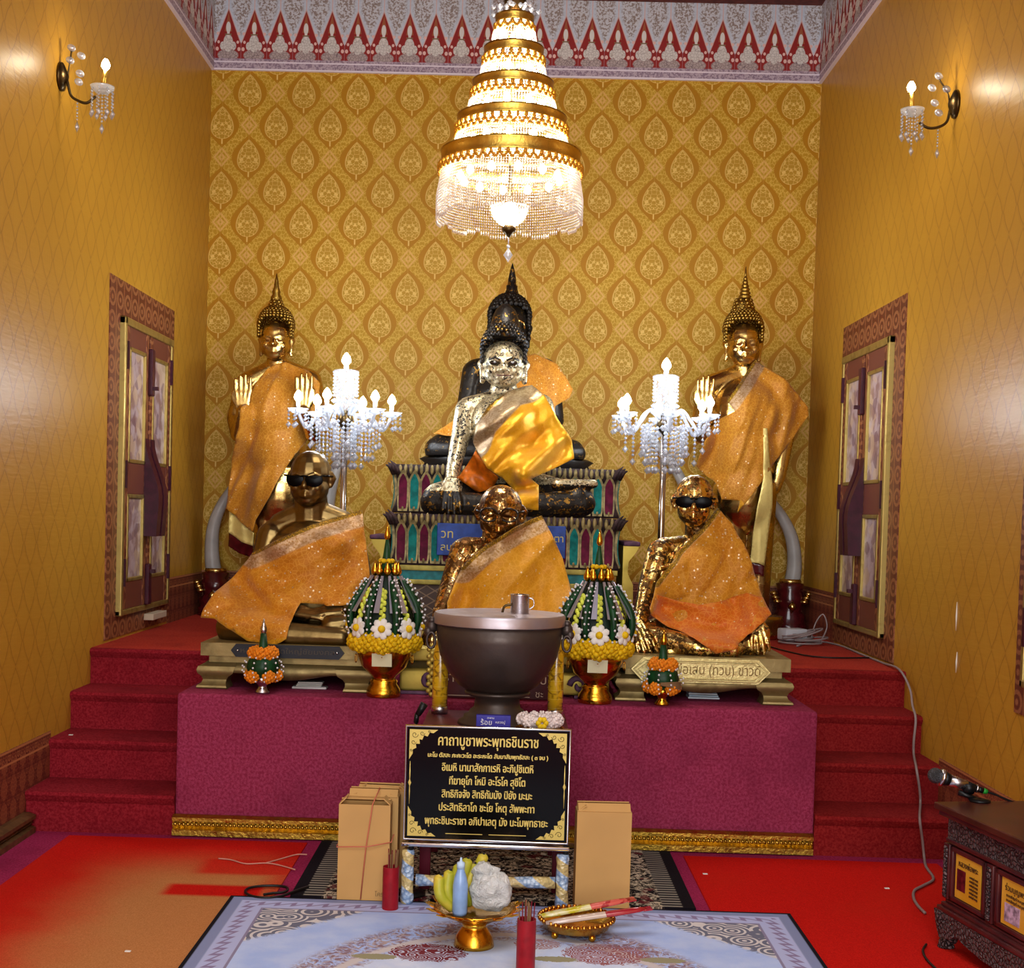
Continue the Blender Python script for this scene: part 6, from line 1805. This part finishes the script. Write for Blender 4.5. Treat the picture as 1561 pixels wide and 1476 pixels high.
# leaflets
q = PZ(471, 1051, ZA)
dish = empty('white_dish', (q.x, q.y+.03, ZA), 'flat white oblong dish holding booklets under the left low stand', 'dish')
obj('dish', box(B(), (q.x-.075, q.y, ZA), (q.x+.075, q.y+.06, ZA+.010), .004), plain('white_plastic', 'c8c4c4', .3), dish)
for i in range(3): tag(obj('booklet', box(B(), (q.x-.058+.004*i, q.y+.008, ZA+.0105+.007*i), (q.x+.052+.003*i, q.y+.054, ZA+.0165+.007*i), .001), plain('silver_booklet', 'a4a49e', .3, .3), None, False), ['bottom', 'middle', 'topmost'][i]+' silver booklet of the little pile on the white dish', 'booklet', 'booklets on the white dish')
q = PZ(1074, 1066, ZA)
for i in range(4):
    tag(obj('leaflet', box(B(), (q.x-.07+.003*(i % 2), q.y, ZA+.0005+.009*i), (q.x+.065-.005*i, q.y+.09, ZA+.0075+.009*i), .001), plain('pale_blue_leaflet', 'a8bccb' if i % 2 else 'c4d0d8', .5), None, False), ['lowest', 'second lowest', 'second highest', 'topmost'][i]+' pale blue leaflet in the pile under the right low stand', 'leaflet', 'leaflets under the right stand')

# ------------------------------------------------------------------ cabinet at the right edge
A = Vector((1.402, 4.358, 0)); du = Vector((.187, -.982, 0)).normalized(); dv = Vector((-du.y, du.x, 0))
CT = Matrix(((du.x, dv.x, 0, A.x), (du.y, dv.y, 0, A.y), (0, 0, 1, 0), (0, 0, 0, 1)))      # u along the front, v inwards, z up
L, D, HT = .64, .335, .475
cb = empty('carved_cabinet', A+du*L/2+dv*D/2, 'low dark red carved cabinet with yellow posters on its front, at the right edge', 'cabinet')
g = G('dark_red_lacquer_wood'); M['cabw'] = g.set(g.mix(g.noise(9, 4).sm(.3, .7), c('3a1216'), c('54201f')), .33, 0, .5)
g = G('carved_dark_wood'); v_ = g.voro(70, 'DISTANCE_TO_EDGE'); n_ = g.noise(60, 3, .7)
g.bump(v_.sm(0, .2)+n_*.5, 1.0, .012); M['carved'] = g.set(g.mix(v_.sm(.0, .14), c('1a1214'), c('5a4648')), .45)
M['cabtop'] = plain('brown_cabinet_top', '4a2018', .3, var=.25, scale=6)
def cbx(a, b, bev=0): return box(B(), a, b, bev, CT)
obj('top', cbx((0, 0, HT-.022), (L, D, HT), .004), M['cabtop'], cb, False)
obj('top_moulding', box(cbx((.012, .012, HT-.04), (L, D, HT-.022), .004), (.03, .03, HT-.125), (L, D, HT-.11), .004, CT), M['cabw'], cb, 'auto')
obj('carved_frieze', cbx((.035, .035, HT-.11), (L, D, HT-.04)), M['carved'], cb, False)
obj('carcass', cbx((.05, .05, .125), (L, D-.01, HT-.125)), M['cabw'], cb, False)
obj('base_moulding', box(box(cbx((.015, .015, .125), (L, D, .142), .004), (.025, .025, .142), (L, D, .155), .003, CT), (.035, .035, .155), (L, D, .165), .002, CT), M['cabw'], cb, 'auto')
for u0 in (.060, .330):
    dr = obj('door', cbx((u0, .040, .170), (u0+.215, .052, HT-.130), .003), M['cabw'], cb, False)
    w0, w1, h0, h1 = u0, u0+.215, .170, HT-.130
    bm = B()
    for a, b in (((w0, .030, h0), (w0+.018, .042, h1)), ((w1-.018, .030, h0), (w1, .042, h1)), ((w0, .030, h0), (w1, .042, h0+.016)), ((w0, .030, h1-.016), (w1, .042, h1))): box(bm, a, b, .003, CT)
    obj('door_frame', bm, M['cabw'], dr, 'auto')
    g = G('yellow_poster'); M['poster'] = g.set(g.mix(g.noise(5, 3).sm(.3, .7), c('d09a24'), c('e0b040')), .25, 0, .6)
    ps = obj('poster', cbx((w0+.030, .036, h0+.018), (w1-.035, .0395, h1-.014)), M['poster'], dr, False)
    obj('poster_picture', cbx((w0+.042, .0345, h0+.045) if u0 < .2 else (w0+.05, .0345, h0+.03), (w0+.092, .036, h0+.112) if u0 < .2 else (w0+.13, .036, h0+.085)), plain('poster_photo', '5a1420' if u0 < .2 else 'a890a8', .3, var=.6, scale=50), ps, False)
    PT = CT @ Matrix.Translation(((w0+w1)/2, .0345, 0)) @ Matrix.Rotation(PI/2, 4, 'X')
    tm = plain('poster_print', '4a2c10', .6)
    put_text('poster_heading', 'หลวงพ่อพระ' if u0 < .2 else 'ร่วมบุญพระ', .026, PT @ Matrix.Translation((0, h1-.052, 0)), tm, ps, width=.115)
    if u0 < .2:
        for q in range(6): put_text('poster_line', 'ขอเชิญร่วมบุญ', .010, PT @ Matrix.Translation((.035, h0+.10-.012*q, 0)), tm, ps, width=.05)
    else:
        for q in range(2): put_text('poster_line', 'ขอเชิญร่วมบุญ', .012, PT @ Matrix.Translation((.0, h1-.07-.014*q, 0)), tm, ps, width=.10)
for u0 in (.024, .284, .555):
    bm = cbx((u0, .028, .168), (u0+.036, .05, HT-.128), .003)
    obj('pilaster', bm, M['cabw'], cb, 'auto')
    bm = B()
    for q in range(14):
        z = .182+.0115*q; p = CT @ Vector((u0+.018, .026, z)); ball(bm, p, (.013, .006, .007), 7, 5, CT.to_3x3() @ Matrix.Rotation(.5, 3, 'Y'))
    obj('twisted_moulding', bm, M['carved'], cb)
pts = [(0, .125), (L, .125), (L, .055), (L*.9, .05), (.30, .050), (.20, .062), (.14, .075), (.10, .05), (.04, .04), (.02, .07)]
obj('carved_apron', prism(B(), [(p[0], p[1]) for p in pts], CT @ Matrix(((1, 0, 0, 0), (0, 0, 1, .028), (0, 1, 0, 0), (0, 0, 0, 1))), .026), M['carved'], cb, False)
for u0, v0 in ((.045, .045), (L-.05, .045), (.045, D-.05), (L-.05, D-.05)):
    bm = B(); sp = spline([CT @ Vector(p) for p in ((u0, v0, .125), (u0-.012, v0-.012, .09), (u0+.01, v0+.01, .045), (u0-.003, v0-.003, .028), (u0-.004, v0-.004, .0075))], 4)
    tube(bm, sp, [.030]*4+[.026]*4+[.020]*4+[.024]*3+[.027]*2, 10); obj('leg', bm, M['carved'], cb)
# microphone on a short desk stand
Ym = 4.40
mk = empty('microphone', P(1455, 1193, Ym), 'silver and black microphone pointing left above the carved cabinet', 'microphone')
pa, pb = P(1421, 1181, Ym), P(1500, 1206, Ym); ax = (pb-pa).normalized()
g = G('microphone_mesh'); g.bump(g.voro(400), 1, .003); M['mesh'] = g.set(c('4a4c50'), .4, .8)
hd = B(); ball(hd, pa+ax*.012, (.026, .026, .026), 16, 12); obj('grille', hd, M['mesh'], mk)
def seg(name, t0, t1, r0, r1, m): obj(name, tube(B(), [pa.lerp(pb, t0), pa.lerp(pb, t1)], [r0, r1], 16), m, mk)
seg('ring', .16, .21, .029, .029, M['silver']); seg('neck', .21, .33, .025, .020, M['black']); seg('body', .33, .66, .019, .016, M['silver']); seg('handle', .66, .84, .015, .013, M['black'])
seg('band', .84, .87, .014, .014, M['silver']); seg('plug', .87, .98, .010, .010, M['black']); seg('green_boot', .98, 1.06, .010, .008, plain('green_rubber', '1f8a2c', .5))
obj('cable', tube(B(), spline([pb+ax*.008, pb+Vector((.04, .0, -.012)), pb+Vector((.08, -.0, -.028)), pb+Vector((.10, .0, -.035))], 5), .004, 6), M['black'], mk)
ds = empty('desk_stand', P(1488, 1216, Ym), 'short black desk stand holding the microphone on the carved cabinet', 'microphone stand')
q0 = P(1462, 1200, Ym); q1 = P(1490, 1219, Ym)
obj('arm', tube(B(), [q0+Vector((0, 0, -.018)), q1], [.010, .008], 8), M['black'], ds)
obj('clip', tube(B(), [pa.lerp(pb, .62)+Vector((0, 0, -.006)), pa.lerp(pb, .80)+Vector((0, 0, -.006))], [.020, .018], 10), M['black'], ds)
obj('foot_disc', lathe(B(), [(.035, HT+.0005), (.035, HT+.006), (.006, HT+.012), (.006, q1.z+.004)], (q1.x, Ym-.02, 0), 16), M['black'], ds)

# ------------------------------------------------------------------ cables and the extension block
M['cable'] = plain('grey_cable', '8a7a78', .5); M['cableb'] = plain('black_cable', '14100f', .45)
zp = ZP+.006
pts = [PZ(1215, 985, zp), PZ(1245, 978, zp), PZ(1280, 984, zp), PZ(1320, 997, zp), PZ(1348, 1006, zp), PZ(1362, 1012, zp), P(1371, 1021, 6.28), P(1387, 1050, 6.15), P(1391, 1076, 6.06), P(1396, 1096, 5.97), P(1393, 1130, 5.96), P(1393, 1150, 5.95), P(1397, 1172, 5.70), P(1402, 1205, 5.70), P(1403, 1226, 5.69), P(1402, 1248, 5.435), P(1406, 1280, 5.44), P(1409, 1308, 5.43), PZ(1412, 1322, .013), PZ(1423, 1340, .013), PZ(1408, 1350, .013), PZ(1394, 1358, .013), PZ(1393, 1370, .013), PZ(1400, 1382, .013), PZ(1410, 1392, .013)]
pts = [Vector((min(p.x, XR-.022), p.y, p.z)) for p in pts]
tag(obj('power_cable', tube(B(), spline(pts, 5), .0055, 7), M['cable'], None), 'grey cable running down the right steps to the cabinet', 'cable')
eb = empty('extension_block', PZ(1208, 970, ZP), 'white extension block with coiled grey cable on the platform by the right corner', 'extension block')
Ye = 7.62
q = P(1208, 962, Ye); q.z = ZP
T = Matrix.Translation((q.x, Ye, ZP)) @ Matrix.Rotation(.35, 4, 'Z')
eb.location = (q.x, Ye, ZP)
obj('block', box(B(), (-.07, -.05, .02), (.07, .05, .085), .008, T), plain('white_block', 'bcbcc0', .4), eb, 'auto')
for sx in (-.03, .01): obj('socket', box(B(), (sx, -.054, .035), (sx+.025, -.049, .06), .002, T), M['cable'], eb, False)
bm = B(); rnd = random.Random(8)
for k in range(7):
    cx_, cy_ = q.x+rnd.uniform(.02, .14), Ye+rnd.uniform(-.10, .02); r = rnd.uniform(.07, .12); tl = rnd.uniform(-.1, .35)
    tube(bm, [(cx_+r*math.cos(2*PI*i/24), cy_+r*.8*math.sin(2*PI*i/24), ZP+.008+.006*k+max(0, tl*r*(1+math.cos(2*PI*i/24)))) for i in range(24)], .005, 6, closed=True)
tube(bm, spline([(q.x+.10, Ye-.02, ZP+.02), (q.x+.13, Ye, ZP+.12), (q.x+.17, Ye, ZP+.17), (q.x+.19, Ye-.02, ZP+.10), (q.x+.15, Ye-.05, ZP+.02)], 6), .004, 6)
obj('cable_coil', bm, M['cable'], eb)
bm = tube(B(), spline([PZ(*p, .016) for p in ((470, 1352), (452, 1358), (430, 1366), (405, 1369), (383, 1366), (374, 1360), (380, 1354), (400, 1351), (425, 1351), (438, 1354), (434, 1360), (415, 1362), (402, 1364))], 6), .005, 7)
tag(obj('black_cable', bm, M['cableb'], None), 'black cable looped on the red carpet by the corner of the blue rug', 'cable')
bm = tube(B(), spline([PZ(1412, 1440, .012), PZ(1407, 1449, .012), PZ(1412, 1462, .012), PZ(1428, 1478, .012), PZ(1450, 1495, .012)], 6), .004, 7)
tag(obj('black_cable', bm, M['cableb'], None), 'short black cable on the carpet by the cabinet foot', 'cable')
bm = tube(B(), spline([PZ(1395, 1004, zp), PZ(1330, 1003, zp), PZ(1240, 1001, zp)][1:]+[PZ(1170, 985, zp)], 6), .004, 7)
bpy.data.meshes  # platform wire
tag(obj('black_cable', bm, M['cableb'], None), 'thin black wire lying across the red platform behind the right stand', 'cable')
for px, py, z_ in ((195, 1451, .0065), (1075, 1333, .0065), (108, 1121, .341), (1352, 1355, .0065)):
    p = PZ(px, py, z_)
    tag(obj('paper_scrap', box(B(), (p.x-.009, p.y-.006, z_), (p.x+.009, p.y+.006, z_+.003), .001), M['white_p'], None, False, loc=None), {195: 'white scrap on the worn red carpet at lower left', 1075: 'tiny white scrap on the right red carpet', 108: 'white scrap on the second left step', 1352: 'tiny white speck on the right carpet near the cabinet'}[px], 'scrap')

bm = tube(B(), spline([PZ(*p, .010) for p in ((333, 1309), (352, 1311), (375, 1317), (405, 1316), (425, 1319), (450, 1326))], 6), .003, 5)
tube(bm, spline([PZ(*p, .010) for p in ((405, 1316), (430, 1309), (452, 1303), (468, 1303))], 6), .003, 5)
tag(obj('pink_string', bm, plain('pale_pink_string', 'c08474', .7), None), 'loose pink string lying on the left red carpet', 'string')
for y0_, y1_, lab in ((918, 962, 'upper of two thin white slivers on the right wall'), (994, 1026, 'lower of two thin white slivers on the right wall')):
    a_, b_ = PX(1459, y0_, XR-.002), PX(1457, y1_, XR-.002)
    tag(obj('white_sliver', tube(B(), [a_, a_.lerp(b_, .5), b_], [.0008, .004, .0008], 6), M['white_p'], None), lab, 'sliver')  # thin white slivers on the wall face, thickest at the middle
